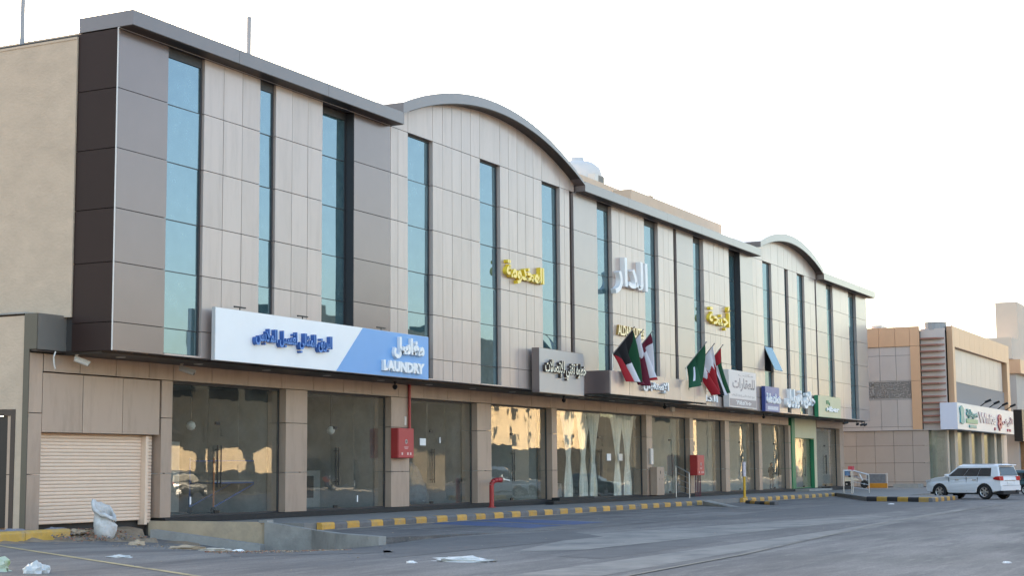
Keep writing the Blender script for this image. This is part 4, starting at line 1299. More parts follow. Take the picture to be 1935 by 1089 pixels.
# ---------------------------------------------------------------- cars
carglass = mat('tinted_car_glass', (.012, .013, .015), .05, 0, spec=.8)
tyrem = mat('tyre_rubber', (.018, .018, .019), .8, 0, .1, 20)
plastic = mat('black_plastic', (.022, .022, .024), .6)
redl = mat('red_tail_light', (.45, .012, .015), .15, coat=.5)
chrome = mat('chrome', (.6, .6, .6), .15, 1.0)
def local(o, parent):
    o.parent = parent
    return o
def wheel(t, x, y, r, w, rimm, spokes=6):
    s = 1 if y > 0 else -1
    wh = MB().lathe([(r * .60, -w / 2), (r * .93, -w / 2), (r, -w * .3), (r, w * .3), (r * .93, w / 2), (r * .66, w / 2), (r * .64, w * .2)], (0, 0, 0), 28, 'y', False).build('wheel', tyrem, smooth=False)
    wh.location = (x, y, r)
    local(wh, t)
    rm = MB()
    for k_ in range(spokes):
        a = 6.28318 * k_ / spokes
        c, sn = math.cos(a), math.sin(a)
        pts = [(.06, -.035), (r * .63, -.055), (r * .63, .055), (.06, .035)]
        vs = [(p * c - q_ * sn, s * w * .42, p * sn + q_ * c) for p, q_ in pts] + [(p * c - q_ * sn, s * w * .30, p * sn + q_ * c) for p, q_ in pts]
        rm.add(vs, [(0, 1, 2, 3), (7, 6, 5, 4), (0, 4, 5, 1), (1, 5, 6, 2), (2, 6, 7, 3), (3, 7, 4, 0)])
    rm.lathe([(.09, s * w * .28), (.09, s * w * .45), (.04, s * w * .46)], (0, 0, 0), 12, 'y')
    ring = [(r * .57, s * w * .40), (r * .63, s * w * .47), (r * .67, s * w * .47)]
    n = 28
    vs, fs = [], []
    for rr, h in ring:
        vs += [(rr * math.cos(6.28318 * i / n), h, rr * math.sin(6.28318 * i / n)) for i in range(n)]
    for k_ in range(2):
        fs += [(k_ * n + i, k_ * n + (i + 1) % n, (k_ + 1) * n + (i + 1) % n, (k_ + 1) * n + i) for i in range(n)]
    rm.add(vs, fs)
    local(rm.build('rim', rimm), wh)
    local(MB().lathe([(r * .62, s * w * .05), (r * .62, s * w * .1)], (0, 0, 0), 20, 'y').build('brake_disc', plastic), wh)
    return wh
def suv(label, loc, rz, paint, scale=1.0, low=False):
    t = thing('parked_car', label, 'car', loc, 'cars parked across the street' if loc[1] < -35 else 'cars parked on the right')
    t.rotation_euler = (0, 0, rz)
    t.scale = (scale,) * 3
    HW = .96
    wr, rx, fx_ = .40, -1.42, 1.43
    def archpts(cx, r):
        return [(cx - r * math.cos(a), .36 + (r * math.sin(a)) ) for a in [math.pi * i / 10 for i in range(11)]]
    prof = [(-2.42, .52), (-2.44, .62), (-2.40, .95), (-2.36, 1.20), (1.05, 1.22), (1.75, 1.16), (2.2, 1.06), (2.38, .92), (2.42, .62), (2.36, .42)]
    bottom = [(1.97, .38)] + archpts(fx_, .50)[::-1] + [(.8, .34), (-.75, .34)] + archpts(rx, .50)[::-1] + [(-2.05, .42), (-2.3, .45)]
    poly = prof + bottom
    n = len(poly)
    b = MB()
    # body shell: centre section plus drawn-in sides for a rounded plan
    def plan(x, z):
        k_ = 1.0
        if x > 1.5:
            k_ -= .16 * ((x - 1.5) / .92) ** 2
        if x < -1.9:
            k_ -= .07 * ((-1.9 - x) / .55) ** 2
        k_ -= .035 * max(0, (z - .95) / .27) + .04 * max(0, (.6 - z) / .3)
        return HW * k_
    vs = [(x, plan(x, z), z) for x, z in poly] + [(x, -plan(x, z), z) for x, z in poly]
    b.add(vs, [tuple(range(n)), tuple(range(2 * n - 1, n - 1, -1))] + [(i, i + n, (i + 1) % n + n, (i + 1) % n) for i in range(n)])
    local(b.build('body', paint, bevel=.035), t)
    # cabin: pillars and roof
    def ring(z, xr, xf, hw):
        return [(xr, hw, z), (xf, hw, z), (xf, -hw, z), (xr, -hw, z)]
    base, topz = ring(1.19, -2.36, 1.10, .90), ring(1.80, -2.18, .30, .74)
    roof = ring(1.87, -2.05, .12, .62)
    c = MB()
    c.add(base + topz + roof, [(0, 1, 5, 4), (1, 2, 6, 5), (2, 3, 7, 6), (3, 0, 4, 7), (4, 5, 9, 8), (5, 6, 10, 9), (6, 7, 11, 10), (7, 4, 8, 11), (8, 9, 10, 11), (3, 2, 1, 0)])
    local(c.build('cabin', paint, bevel=.05), t)
    # side windows, lying on the slanted cabin sides
    def side(u0, u1, v0, v1, s, xr0=-2.36, xf0=1.10):
        def P(u, v, off):
            xr, xf = -2.36 + .18 * v, 1.10 - .80 * v
            return (xr + (xf - xr) * u, s * (.90 - .16 * v + off), 1.19 + .61 * v)
        c4 = [(u0, v0), (u1, v0), (u1 - (.02 if u1 > .9 else 0), v1), (u0, v1)]
        return [P(u, v, .012) for u, v in c4] + [P(u, v, -.01) for u, v in c4]
    for s in (1, -1):
        for u0, u1 in ((.155, .40), (.406, .66), (.666, .955)):
            local(MB().add(side(u0, u1, .08, .80, s), [(0, 1, 2, 3), (7, 6, 5, 4), (0, 4, 5, 1), (1, 5, 6, 2), (2, 6, 7, 3), (3, 7, 4, 0)]).build('side_window', carglass), t)
    wy_ = .72
    local(MB().add([(-2.375, -.78, 1.27), (-2.375, .78, 1.27), (-2.225, .66, 1.72), (-2.225, -.66, 1.72), (-2.33, -.78, 1.27), (-2.33, .78, 1.27), (-2.18, .66, 1.72), (-2.18, -.66, 1.72)],
                   [(0, 1, 2, 3), (7, 6, 5, 4), (0, 4, 5, 1), (1, 5, 6, 2), (2, 6, 7, 3), (3, 7, 4, 0)]).build('rear_window', mat('rear_car_glass', (.03, .04, .05), .04, 0, spec=1.0) if 'rear_car_glass' not in bpy.data.materials else bpy.data.materials['rear_car_glass']), t)
    local(MB().add([(1.07, -.80, 1.24), (1.07, .80, 1.24), (.36, .68, 1.77), (.36, -.68, 1.77), (1.0, -.80, 1.2), (1.0, .80, 1.2), (.3, .68, 1.72), (.3, -.68, 1.72)],
                   [(0, 1, 2, 3), (7, 6, 5, 4), (0, 4, 5, 1), (1, 5, 6, 2), (2, 6, 7, 3), (3, 7, 4, 0)]).build('windscreen', carglass), t)
    local(MB().box(-2.40, -2.05, -.66, .66, 1.80, 1.85).build('roof_spoiler', paint, bevel=.02), t)
    for s in (1, -1):
        tl = MB().prism([(-2.43, 1.0), (-2.0, 1.06), (-1.98, 1.14), (-2.15, 1.22), (-2.40, 1.24)], s * .60, s * .945)
        local(tl.build('tail_light', redl, bevel=.02), t)
        local(MB().box(-2.455, -2.40, s * .74 - .12, s * .74 + .12, .62, .70).build('reflector', redl), t)
        local(MB().prism([(2.05, .98), (2.34, .90), (2.37, 1.02), (2.0, 1.10)], s * .60, s * .90).build('headlight', mat('headlight_lens', (.6, .6, .62), .1, .3) if 'headlight_lens' not in bpy.data.materials else bpy.data.materials['headlight_lens']), t)
        local(MB().box(.78, .98, s * .93, s * 1.13, 1.20, 1.36).build('wing_mirror', paint, bevel=.04), t)
        for x in (.28, -.82):
            local(MB().box(x - .12, x + .12, s * .945, s * .975, 1.02, 1.06).build('door_handle', chrome), t)
        for cx in (fx_, rx):
            q_ = [(cx - .50 * math.cos(a), .36 + .50 * math.sin(a)) for a in [math.pi * i / 12 for i in range(13)]]
            q2 = [(cx - .455 * math.cos(a), .36 + .455 * math.sin(a)) for a in [math.pi * i / 12 for i in range(13)]]
            for nm, lo, hi in (('wheel_arch', .80, .925),):
                local(MB().prism(q_ + q2[::-1], s * lo, s * hi).build(nm, plastic), t)
            wheel(t, cx, s * .82, wr, .27, silver)
        local(MB().tube((-1.9, s * .66, 1.88), (0.1, s * .60, 1.89), .018, 6).build('roof_rail', silver), t)
        local(MB().box(-.95, .95, s * .93, s * .955, .52, .58).build('side_moulding', paint), t)
        for x in (-.30, .82, -1.0):
            local(MB().box(x - .004, x + .004, s * .90, s * .9465, .42, 1.18).build('door_gap', plastic), t)
    local(MB().box(-2.47, -2.36, -.90, .90, .46, .74).build('rear_bumper', paint, bevel=.03), t)
    local(MB().box(-2.48, -2.471, -.80, .80, .735, .75).build('bumper_gap', plastic), t)
    local(MB().box(-2.425, -2.395, -.5, .5, .99, 1.02).build('chrome_strip', chrome), t)
    local(MB().box(-2.45, -2.43, -.27, .27, .82, .95).build('number_plate', white), t)
    local(MB().box(-2.46, 2.2, -.72, .72, .27, .46).build('underbody', plastic), t)
    local(MB().box(-2.52, -2.44, -.60, -.42, .40, .50).build('tow_hook', plastic), t)
    return t
wpaint = mat('white_car_paint', (.74, .75, .77), .22, 0, .03, 2, coat=.6, spec=.5)
suv('white off road car parked nose in beside the striped island kerb', (91.55, -12.25, -.28), R(66), wpaint, 1.02)
tpaint = mat('teal_car_paint', (.04, .09, .10), .25, .3, .03, 2, coat=.6)
suv('dark teal car half hidden behind the white car at photo edge', (104.5, -12.2, -.28), R(80), tpaint, .82)

for i, (x, y, rz_, col_, lab) in enumerate(((96, -41, 8, (.02, .025, .03), 'black car parked across the street, reflected in first window'), (118, -43, -5, (.03, .05, .12), 'blue car parked across the street by the yard fence'), (150, -42, 4, (.5, .5, .5), 'white car parked across the street before the dark block'), (192, -42, 175, (.02, .02, .022), 'black car parked across the street before the cream house'), (222, -41, 3, (.35, .35, .36), 'silver car parked across the street facing the entrance'), (252, -42, -3, (.04, .045, .05), 'charcoal car parked across the street at the far end'))):
    suv(lab, (x, y, -.28), R(rz_), mat('parked_car_paint', col_, .25, .1, .03, 2, coat=.6), .95)
# motorbike, seen small
t = thing('motorbike', 'white delivery motorbike with red and blue box by the far wall', 'motorbike', (121, 2.1, -.05))
mb_w = mat('bike_white', (.70, .66, .55), .35)
for y in (2.75, 1.4):
    w_ = MB().lathe([(.20, -.05), (.28, -.05), (.31, 0), (.28, .05), (.20, .05)], (121, y, .26), 18, 'x').build('wheel', tyrem, t)
    MB().lathe([(.03, -.06), (.2, -.02), (.2, .02), (.03, .06)], (121, y, .26), 14, 'x').build('rim', silver, w_)
fr_ = MB().add([(120.88, 2.9, .45), (121.12, 2.9, .45), (121.12, 1.75, .55), (120.88, 1.75, .55), (120.86, 3.0, .80), (121.14, 3.0, .80), (121.12, 2.1, .72), (120.88, 2.1, .72)],
     [(0, 1, 2, 3), (4, 7, 6, 5), (0, 4, 5, 1), (1, 5, 6, 2), (2, 6, 7, 3), (3, 7, 4, 0)]).build('body', mb_w, t, bevel=.04)
MB().tube((121, 1.4, .26), (121, 1.75, 1.02), .04, 8).tube((121, 2.75, .26), (121, 2.2, .45), .04, 8).tube((120.65, 1.78, 1.08), (121.35, 1.78, 1.08), .025, 8).build('fork_and_handlebar', silver, t)
MB().box(120.86, 121.14, 1.95, 2.6, .80, .90).build('seat', black, t, bevel=.03)
MB().box(120.7, 121.3, 2.55, 3.05, .90, 1.35).build('carrier_box', mat('carrier_blue', (.10, .22, .42), .4), t, bevel=.03)
MB().box(120.72, 121.28, 2.2, 2.56, 1.25, 1.62).build('rider_bag', mat('bag_red', (.55, .08, .10), .6), t, bevel=.04)
# barrier board
t = thing('road_barrier', 'grey board barrier with orange base and thin white posts', 'barrier', (122, .7, -.05))
MB().box(121.97, 122.03, .02, 1.45, .32, 1.0).build('board', mat('barrier_grey', (.17, .17, .18), .6, 0, .25, 5), t)
MB().box(121.9, 122.1, -.12, 1.4, -.05, .31).build('base', mat('barrier_orange', (.55, .22, .015), .5, 0, .1, 4), t, bevel=.02)
for y in (-.1, 1.5):
    MB().tube((122, y, -.05), (122, y, 1.08), .03, 8).build('post', lightmetal, t)
MB().tube((122, -.15, 1.0), (122, 1.5, 1.0), .03, 8).build('top_bar', lightmetal, t)
tag(MB().box(124.3, 126.2, -1.9, .0, -.055, .22).build('concrete_step', concrete), 'grey concrete step against the corner building wall', 'step')

# ---------------------------------------------------------------- inside the shop windows
curt = mat('cream_curtain', (.80, .77, .70), .85, 0, .08, 2)
def curtain(x, label, y=2.62, tie=2.0):
    b = MB()
    zt, zb = 4.3, .16
    nu, nv = 40, 34
    def P(u, v):
        z = zt + (zb - zt) * v
        if z > tie:
            k_ = (z - tie) / (zt - tie)
            w = .19 + .78 * k_ ** 1.3
        else:
            k_ = (tie - z) / (tie - zb)
            w = .19 + .30 * min(1, k_ * 1.6)
        return (x + (u - .5) * 2 * w * .8, y + math.sin(u * 40 + x) * .06 * (w + .2) + .05 * math.sin(u * 17), z)
    b.grid(P, nu, nv)
    o = b.build('curtain', curt, smooth=True, fix=False)
    return tag(o, label, 'curtain', 'cream tied curtains behind the entrance glass')
for x, lab in ((70.2, 'cream tied curtain behind the entrance glass, far left'), (71.9, 'cream tied curtain second from the left behind the entrance glass'), (73.1, 'cream tied curtain just left of the entrance handles'),
               (76.2, 'cream tied curtain just right of the entrance handles'), (77.5, 'cream tied curtain second from the right behind the entrance glass'), (79.25, 'cream tied curtain behind the entrance glass, far right')):
    curtain(x, lab)
sofa = mat('sofa_cream', (.55, .50, .46), .8)
t = thing('armchair', 'pale armchair behind the tied curtains at the entrance', 'armchair', (71.2, 4.2, .12))
MB().box(70.6, 72.0, 3.9, 4.8, .13, .6).build('seat', sofa, t, bevel=.08)
MB().box(70.6, 72.0, 4.81, 5.05, .13, 1.25).build('backrest', sofa, t, bevel=.08)
for x in (70.38, 72.02):
    MB().box(x, x + .2, 3.9, 5.0, .13, .85).build('armrest', sofa, t, bevel=.06)
# scaffold trolley in the first shop, cabinets in the second
t = thing('scaffold_tower', 'blue painted scaffold trolley inside the leftmost shop window', 'scaffold', (44.6, 4, .12))
sb_ = mat('scaffold_blue', (.05, .10, .28), .5)
so2 = mat('scaffold_orange', (.42, .13, .04), .5)
for x in (43.6, 46.0):
    for y in (3.4, 4.4):
        MB().tube((x, y, .3), (x, y, 2.0), .03, 8).build('post', sb_ if y > 4 else so2, t)
        MB().lathe([(.03, -.03), (.12, -.03), (.12, .03), (.03, .03)], (x, y, .24), 14, 'y').build('castor', black, t)
for y in (3.4, 4.4):
    MB().tube((43.6, y, 1.15), (46, y, 1.15), .03, 8).tube((43.6, y, .35), (46, y, 1.15), .025, 8).tube((43.6, y, 1.9), (46, y, 1.9), .025, 8).build('brace', sb_, t)
MB().box(43.6, 46, 3.4, 4.4, 1.18, 1.23).build('platform', concrete, t)
t = thing('shop_counter', 'grey built in counter inside the second shop window', 'counter', (50.5, 5.5, .12))
MB().box(49.8, 53.5, 5.3, 6.0, .13, 1.55).build('body', mat('counter_grey', (.33, .33, .32), .6, 0, .08, 2), t)
for x in (50.4, 51.6):
    MB().box(x, x + .75, 5.27, 5.299, .5, 1.35).build('opening', black, t)
t = thing('stacked_goods', 'heap of covered building goods inside third shop window', 'goods', (57.5, 4.5, .12))
MB().box(56.2, 57.4, 4.0, 4.9, .13, .95).build('red_crate', mat('crate_red', (.20, .04, .035), .7, 0, .2, 5), t, bevel=.05)
MB().lathe([(.75, 0), (.8, .3), (.6, .9), (.35, 1.5), (.1, 1.75)], (58.6, 4.6, .13), 12).build('covered_heap', mat('heap_grey', (.16, .17, .18), .8, 0, .3, 4), t, smooth=True)
t = thing('reception_desk', 'pale reception desk inside the glass door right of the entrance', 'desk', (83.5, 5, .12))
MB().box(82.5, 85.0, 4.8, 5.6, .13, 1.1).build('body', sofa, t)
MB().box(82.4, 85.1, 4.7, 5.7, 1.101, 1.16).build('top', lightmetal, t)

# more shop contents, each one standing on its shop floor
shelfm = mat('shelf_wood', (.30, .20, .12), .6, 0, .1, 3)
def rack(x, y, w, label, m, boxes, seed):
    q = random.Random(seed)
    t = thing('display_rack', label, 'rack', (x, y, .125))
    for dx in (0, w - .05):
        MB().box(x + dx, x + dx + .05, y, y + .45, .125, 2.0).build('upright', m, t)
    for k_ in range(4):
        MB().box(x + .051, x + w - .051, y, y + .45, .3 + k_ * .52, .34 + k_ * .52).build('shelf', m, t)
        if boxes:
            px0 = x + .1
            while px0 < x + w - .45:
                bw = q.uniform(.2, .4)
                MB().box(px0, px0 + bw, y + .05, y + .40, .342 + k_ * .52, .342 + k_ * .52 + q.uniform(.15, .38)).build('stock', boxes[q.randrange(len(boxes))], t)
                px0 += bw + q.uniform(.03, .2)
stk = [mat('stock_white', (.6, .6, .58), .6), mat('stock_blue', (.06, .12, .25), .6), mat('stock_red', (.35, .06, .05), .6), mat('stock_card', (.35, .25, .15), .8)]
rack(80.3, 6.5, 1.8, 'stocked display rack inside the glass bay right of the entrance', shelfm, stk, 1)
rack(87.0, 5.6, 2.2, 'display rack behind the standing red cabinet shop window', silver, stk, 2)
rack(94.0, 5.4, 2.2, 'stocked rack inside the shop window below the pinkish sign', silver, stk, 3)
rack(112.2, 5.8, 2.4, 'stocked rack inside the rightmost shop window', silver, stk, 4)
t = thing('barber_chair', 'dark barber chair inside the window left of green portal', 'chair', (100.5, 4.5, .125))
MB().lathe([(.32, 0), (.32, .05), (.06, .08), (.06, .45)], (100.5, 4.5, .125), 14).build('base', silver, t)
MB().box(100.2, 100.8, 4.2, 4.8, .55, .70).build('seat', black, t, bevel=.04)
MB().box(100.2, 100.8, 4.81, 4.95, .65, 1.35).build('backrest', black, t, bevel=.04)
MB().box(100.08, 100.18, 4.25, 4.8, .85, .92).build('armrest', black, t)
MB().box(100.82, 100.92, 4.25, 4.8, .85, .92).build('armrest', black, t)
t = thing('step_ladder', 'pale step ladder leaning open inside the second shop window', 'ladder', (48.4, 4.2, .125))
for x in (48.1, 48.7):
    MB().tube((x, 3.8, .13), (x + .03, 4.3, 2.3), .03, 6).build('rail', lightmetal, t)
    MB().tube((x, 4.9, .13), (x + .03, 4.32, 2.3), .025, 6).build('back_rail', lightmetal, t)
for k_ in range(6):
    MB().box(48.12, 48.7, 3.86 + k_ * .075, 3.96 + k_ * .075, .42 + k_ * .33, .45 + k_ * .33).build('tread', lightmetal, t)
t = thing('wall_panel', 'pale unfinished board wall inside the first shop window', 'board', (41, 6.5, .125))
for i in range(4):
    MB().box(41.2 + i * 1.1, 42.25 + i * 1.1, 6.4, 6.45, .13, 2.4 + .2 * (i % 2)).build('board', stk[0] if i % 2 else shopwall, t)
for x, lab in ((42.6, 'bare hanging lamp inside the first shop window'), (51.0, 'bare hanging lamp inside the second shop window'), (89.0, 'hanging globe lamp behind the standing red cabinet'), (94.9, 'hanging globe lamp inside the window behind yellow post')):
    t = thing('hanging_lamp', lab, 'lamp', (x, 3.6, 4.44))
    MB().tube((x, 3.6, 4.44), (x, 3.6, 3.2), .015, 6).build('cable', black, t)
    MB().lathe([(.03, .16), (.12, .1), (.16, 0), (.12, -.1), (.03, -.15)], (x, 3.6, 3.05), 14).build('globe', stk[0], t, smooth=True)

# person standing inside the barber shop window
def person(loc, rz):
    t = thing('person', 'person in dark clothes standing inside the window left of green portal', 'person', loc)
    t.rotation_euler = (0, 0, rz)
    J = {'pelvis': (0, 0, .92), 'waist': (0, .01, 1.08), 'chest': (0, .02, 1.30), 'neck': (0, .02, 1.45), 'throat': (0, .0, 1.50), 'head': (0, -.02, 1.60), 'crown': (0, 0, 1.70),
         'hipl': (.10, 0, .88), 'kneel': (.11, -.02, .48), 'anklel': (.11, .02, .08), 'toel': (.12, -.14, .035),
         'hipr': (-.10, 0, .88), 'kneer': (-.11, -.05, .49), 'ankler': (-.12, .03, .08), 'toer': (-.13, -.13, .035),
         'shl': (.17, .02, 1.40), 'ell': (.25, .03, 1.12), 'wrl': (.17, -.18, 1.02), 'hal': (.11, -.26, 1.04),
         'shr': (-.17, .02, 1.40), 'elr': (-.25, .03, 1.12), 'wrr': (-.16, -.18, 1.06), 'har': (-.09, -.26, 1.09)}
    rad = {'pelvis': (.155, .11), 'waist': (.135, .10), 'chest': (.165, .11), 'neck': (.06, .06), 'throat': (.055, .055), 'head': (.078, .095), 'crown': (.06, .075), 'hip': (.085, .085), 'knee': (.06, .06),
           'ankle': (.042, .042), 'toe': (.035, .03), 'sh': (.06, .06), 'el': (.045, .045), 'wr': (.032, .032), 'ha': (.035, .025)}
    E_ = [('pelvis', 'waist'), ('waist', 'chest'), ('chest', 'neck'), ('neck', 'throat'), ('throat', 'head'), ('head', 'crown')]
    for s in 'lr':
        E_ += [('pelvis', 'hip' + s), ('hip' + s, 'knee' + s), ('knee' + s, 'ankle' + s), ('ankle' + s, 'toe' + s), ('chest', 'sh' + s), ('sh' + s, 'el' + s), ('el' + s, 'wr' + s), ('wr' + s, 'ha' + s)]
    names = list(J)
    me = bpy.data.meshes.new('body')
    me.from_pydata([J[n_] for n_ in names], [(names.index(a), names.index(b)) for a, b in E_], [])
    o = bpy.data.objects.new('body', me)
    COL.objects.link(o)
    sk = o.modifiers.new('skin', 'SKIN')
    ly = me.skin_vertices[0].data
    for i, n_ in enumerate(names):
        r_ = rad.get(n_) or rad[n_[:-1]]
        ly[i].radius = r_
    ly[0].use_root = True
    sk.use_smooth_shade = True
    ss = o.modifiers.new('sub', 'SUBSURF')
    ss.levels = ss.render_levels = 2
    cloth = mat('dark_clothing', (.018, .017, .020), .9)
    bpy.context.view_layer.update()
    dg = bpy.context.evaluated_depsgraph_get()
    real = bpy.data.meshes.new_from_object(o.evaluated_get(dg))
    real.materials.clear()
    real.materials.append(cloth)
    real.polygons.foreach_set('material_index', [0] * len(real.polygons))
    real.polygons.foreach_set('use_smooth', [True] * len(real.polygons))
    o.modifiers.clear()
    o.data = real
    local(o, t)
    skin = mat('skin', (.30, .17, .11), .6)
    feat = MB()
    for s in (1, -1):
        feat.tube((s * .033, -.112, 1.615), (s * .033, -.119, 1.615), .011, 8)      # eyes
        feat.box(s * .033 - .018, s * .033 + .018, -.119, -.11, 1.636, 1.642)        # brows
    feat.box(-.025, .025, -.112, -.105, 1.548, 1.556)                                # mouth
    local(feat.build('eyes_and_mouth', black), t)
    nose = MB().add([(0, -.112, 1.625), (.016, -.112, 1.575), (-.016, -.112, 1.575), (0, -.143, 1.582)], [(0, 1, 3), (0, 3, 2), (1, 2, 3), (0, 2, 1)])
    for s in (1, -1):
        nose.lathe([(.012, -.03), (.02, -.01), (.02, .015), (.01, .03)], (s * .092, -.02, 1.60), 8)
    local(nose.build('nose_and_ears', skin), t)
    f_ = MB().lathe([(.02, -.10), (.06, -.09), (.085, -.03), (.09, .03), (.07, .09), (.03, .12)], (0, -.028, 1.60), 14).build('face', skin, smooth=True)
    local(f_, t)
    local(MB().lathe([(.095, -.01), (.10, .05), (.08, .11), (.03, .135)], (0, -.005, 1.61), 14).build('hair', black, smooth=True), t)
    for s in (1, -1):
        h = MB()
        c = Vector((s * .10, -.27, 1.06))
        h.box(c.x - .035, c.x + .035, c.y - .04, c.y + .04, c.z - .015, c.z + .015)
        for k_ in range(4):
            h.tube(c + Vector((-.027 + k_ * .018, -.035, 0)), c + Vector((-.027 + k_ * .018, -.09 - .012 * (k_ in (1, 2)), -.015)), .009, 6)
        h.tube(c + Vector((-s * .03, -.01, 0)), c + Vector((-s * .06, -.045, .01)), .010, 6)
        local(h.build('hand', skin), t)
person((103.0, 2.95, .125), R(-30))

# ---------------------------------------------------------------- litter on the ground
bagw = mat('woven_white_sack', (.60, .585, .57), .75, 0, .12, 9, bump=1.0, bscale=11, stain=((.40, .36, .31), .7, 5))
def sack():
    b = MB()
    n = 26
    prof = [(.06, .0), (.20, .02), (.27, .12), (.31, .26), (.33, .40), (.315, .50), (.285, .58), (.27, .66), (.275, .76), (.29, .86), (.33, .875), (.345, .82), (.335, .77)]
    q = random.Random(11)
    vs, fs = [], []
    off = [q.uniform(-1, 1) for _ in range(n)]
    for k_, (r_, h) in enumerate(prof):
        for i in range(n):
            a = 6.28318 * i / n
            rr = r_ * (1 + .07 * math.sin(3 * a + k_) + .04 * math.sin(7 * a + 2 * k_) + .02 * off[i])
            lean = .10 * (h / .9) ** 2
            hz_ = h + (.24 * math.cos(a - 1.75) + .04 * math.sin(3 * a + 1) + .02 * math.sin(8 * a)) * min(1, max(0, (k_ - 4) / 5))
            vs.append((rr * math.cos(a) - lean, rr * math.sin(a) * .85, hz_))
    for k_ in range(len(prof) - 1):
        fs += [(k_ * n + i, k_ * n + (i + 1) % n, (k_ + 1) * n + (i + 1) % n, (k_ + 1) * n + i) for i in range(n)]
    fs.append(tuple(range(n - 1, -1, -1)))
    b.add(vs, fs)
    o = b.build('sack', bagw, smooth=True, fix=False)
    s_ = o.modifiers.new('s', 'SOLIDIFY')
    s_.thickness = .012
    o.location = (35.0, .55, -.36)
    o.scale = (1.06, 1.06, 1.02)
    return o
tag(sack(), 'open white woven sack slumped upright in front of the cream shutter', 'sack')
def crumple(label, cat, name, loc, sx, sy, sz, m, seed, rz=0):
    q = random.Random(seed)
    bm = bmesh.new()
    bmesh.ops.create_icosphere(bm, subdivisions=3, radius=1)
    ph = [q.uniform(0, 6) for _ in range(6)]
    for v in bm.verts:
        x, y, z = v.co
        d = 1 + .22 * math.sin(5 * x + ph[0]) * math.sin(6 * y + ph[1]) + .16 * math.sin(11 * z + ph[2] + 7 * x) + .10 * q.uniform(-1, 1)
        v.co = (x * d * sx, y * d * sy, max(-.02, z * d) * sz)
    me = bpy.data.meshes.new(name)
    bm.to_mesh(me)
    bm.free()
    me.materials.append(m)
    o = bpy.data.objects.new(name, me)
    COL.objects.link(o)
    o.location = loc
    o.rotation_euler = (0, 0, rz)
    return tag(o, label, cat)
film = mat('thin_plastic', (.55, .56, .55), .35, 0, .15, 8)
film_g = mat('green_white_plastic', (.50, .55, .42), .4, 0, .1, 6, stain=((.25, .42, .10), .8, 6))
gz = lambda x, y: dip(x, y)
crumple('crumpled white and green plastic bag at the lower left corner', 'plastic bag', 'plastic_bag', (22.35, -7.75, gz(22.4, -7.8)), .22, .42, .24, film_g, 1)
crumple('small clear crumpled plastic bag right of the green bag', 'plastic bag', 'plastic_bag', (22.2, -9.0, gz(22.2, -9)), .18, .24, .2, film, 2)
crumple('flat white plastic sheet lying on the road below the parking', 'plastic sheet', 'plastic_sheet', (28.0, -14.6, -.28), .26, .62, .09, film, 3)
tan_b = mat('tan_cardboard', (.42, .32, .22), .85, 0, .12, 4)
crumple('flattened tan cardboard piece beside the concrete footing', 'cardboard', 'cardboard', (32.9, -3.9, gz(32.9, -3.9)), .26, .45, .09, tan_b, 4, .3)
crumple('torn pale paper sack lying right of the cardboard', 'paper sack', 'paper_sack', (32.2, -5.4, gz(32.2, -5.4)), .22, .42, .08, mat('pale_paper', (.50, .45, .38), .85, 0, .1, 4), 5, .2)
crumple('small tan stone near the white sack', 'stone', 'stone', (33.3, -2.0, gz(33.3, -2)), .16, .22, .11, tan_b, 6)
crumple('flat grey rag on the asphalt near the yellow line', 'rag', 'rag', (26.9, -6.9, gz(26.9, -6.9)), .14, .30, .05, film, 7)
crumple('white paper scrap on asphalt near the concrete wing wall', 'paper scrap', 'paper_scrap', (30.4, -7.4, gz(30.4, -7.4)), .12, .15, .06, white, 8)
crumple('white paper scrap on the road at the lower right', 'paper scrap', 'paper_scrap', (30.9, -24.5, -.28), .07, .08, .03, white, 9)
crumple('white litter scrap on the road in the middle distance', 'paper scrap', 'paper_scrap', (78, -11.0, -.28), .10, .14, .04, white, 10)
crumple('tiny white litter scrap on asphalt below parking bays', 'paper scrap', 'paper_scrap', (27.2, -13.9, -.28), .08, .10, .04, white, 12)
rub = mat('broken_tile_grey', (.20, .20, .23), .8, 0, .15, 3)
crumple('broken grey paving slab behind the yellow kerb', 'slab', 'paving_slab', (32.6, 1.6, -.10), .55, .35, .14, rub, 13)
crumple('second broken grey slab by the shutter base', 'slab', 'paving_slab', (34.0, 1.45, -.14), .45, .3, .16, rub, 14)
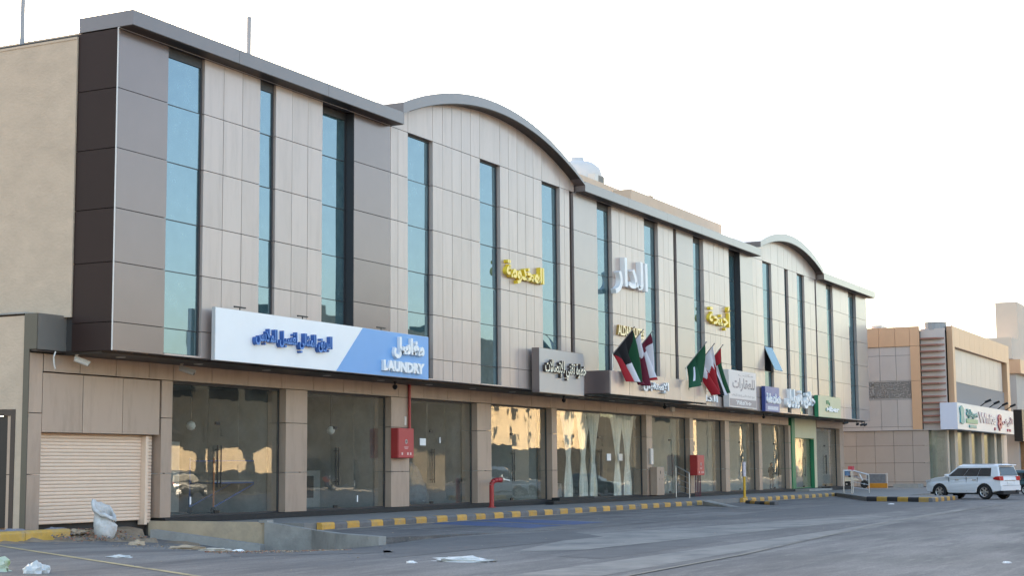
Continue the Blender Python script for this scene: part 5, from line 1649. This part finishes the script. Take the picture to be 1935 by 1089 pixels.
crumple('broken tan slab tilted beside the sack', 'slab', 'paving_slab', (34.6, 1.3, -.16), .5, .3, .12, tan_b, 15)
# earth bank under the shutter and loose rubble
eb = MB()
def E(u, v):
    x, y = 29.5 + u * 9.0, -.9 + v * 3.6
    h = -.36 + .22 * min(1, max(0, (y - .2) / 1.6)) ** .8
    if x > 36:
        h = min(h, -.25 + (.1 if y > 1.5 else -.3))
    z = max(h + .05 * math.sin(x * 5 + y * 3) + .03 * math.sin(x * 13), dip(x, y) - .05)
    if v < .12 or u > .94 or u < .02:
        z = dip(x, y) - .06
    return (x, y, z)
eb.grid(E, 60, 24)
earth = mat('dry_earth', (.25, .185, .125), .95, 0, .2, 3, bump=.8, bscale=18, stain=((.36, .28, .2), .6, 4))
struct(eb.build('earth_bank', earth, smooth=True))
def rubble(name, cx, cy, rx_, ry_, n, m, smin, smax, seed, zf):
    q = random.Random(seed)
    b = MB()
    for i in range(n):
        a, r_ = q.uniform(0, 6.28), math.sqrt(q.random())
        x, y = cx + rx_ * r_ * math.cos(a), cy + ry_ * r_ * math.sin(a)
        s = q.uniform(smin, smax)
        z = zf(x, y)
        pts = [(x + s * q.uniform(-1, 1), y + s * q.uniform(-1, 1), z + s * q.uniform(-.3, 1)) for _ in range(5)]
        b.mat(i % len(m)).add(pts, [(0, 1, 2), (0, 2, 3), (0, 3, 1), (1, 2, 4), (2, 3, 4), (3, 1, 4)])
    return struct(b.build(name, m, fix=False), 'stuff')
brick = mat('crushed_brick', (.34, .15, .09), .9, 0, .2, 6)
rubble('rubble', 34.6, .5, 1.6, 1.1, 500, [earth, earth, brick, rub], .015, .06, 1, lambda x, y: max(dip(x, y), -.30 + .16 * max(0, y)))
rubble('gravel', 30.9, -8.2, 2.0, 1.5, 900, [tan_b, earth, brick], .012, .04, 2, lambda x, y: dip(x, y))
rubble('grit', 33.5, -4.0, 2.2, 2.6, 500, [tan_b, earth, rub], .008, .03, 3, lambda x, y: dip(x, y))
rubble('litter_grit', 45, -11.5, 22, 6, 320, [rub, tan_b, rub], .006, .022, 4, lambda x, y: -.272)
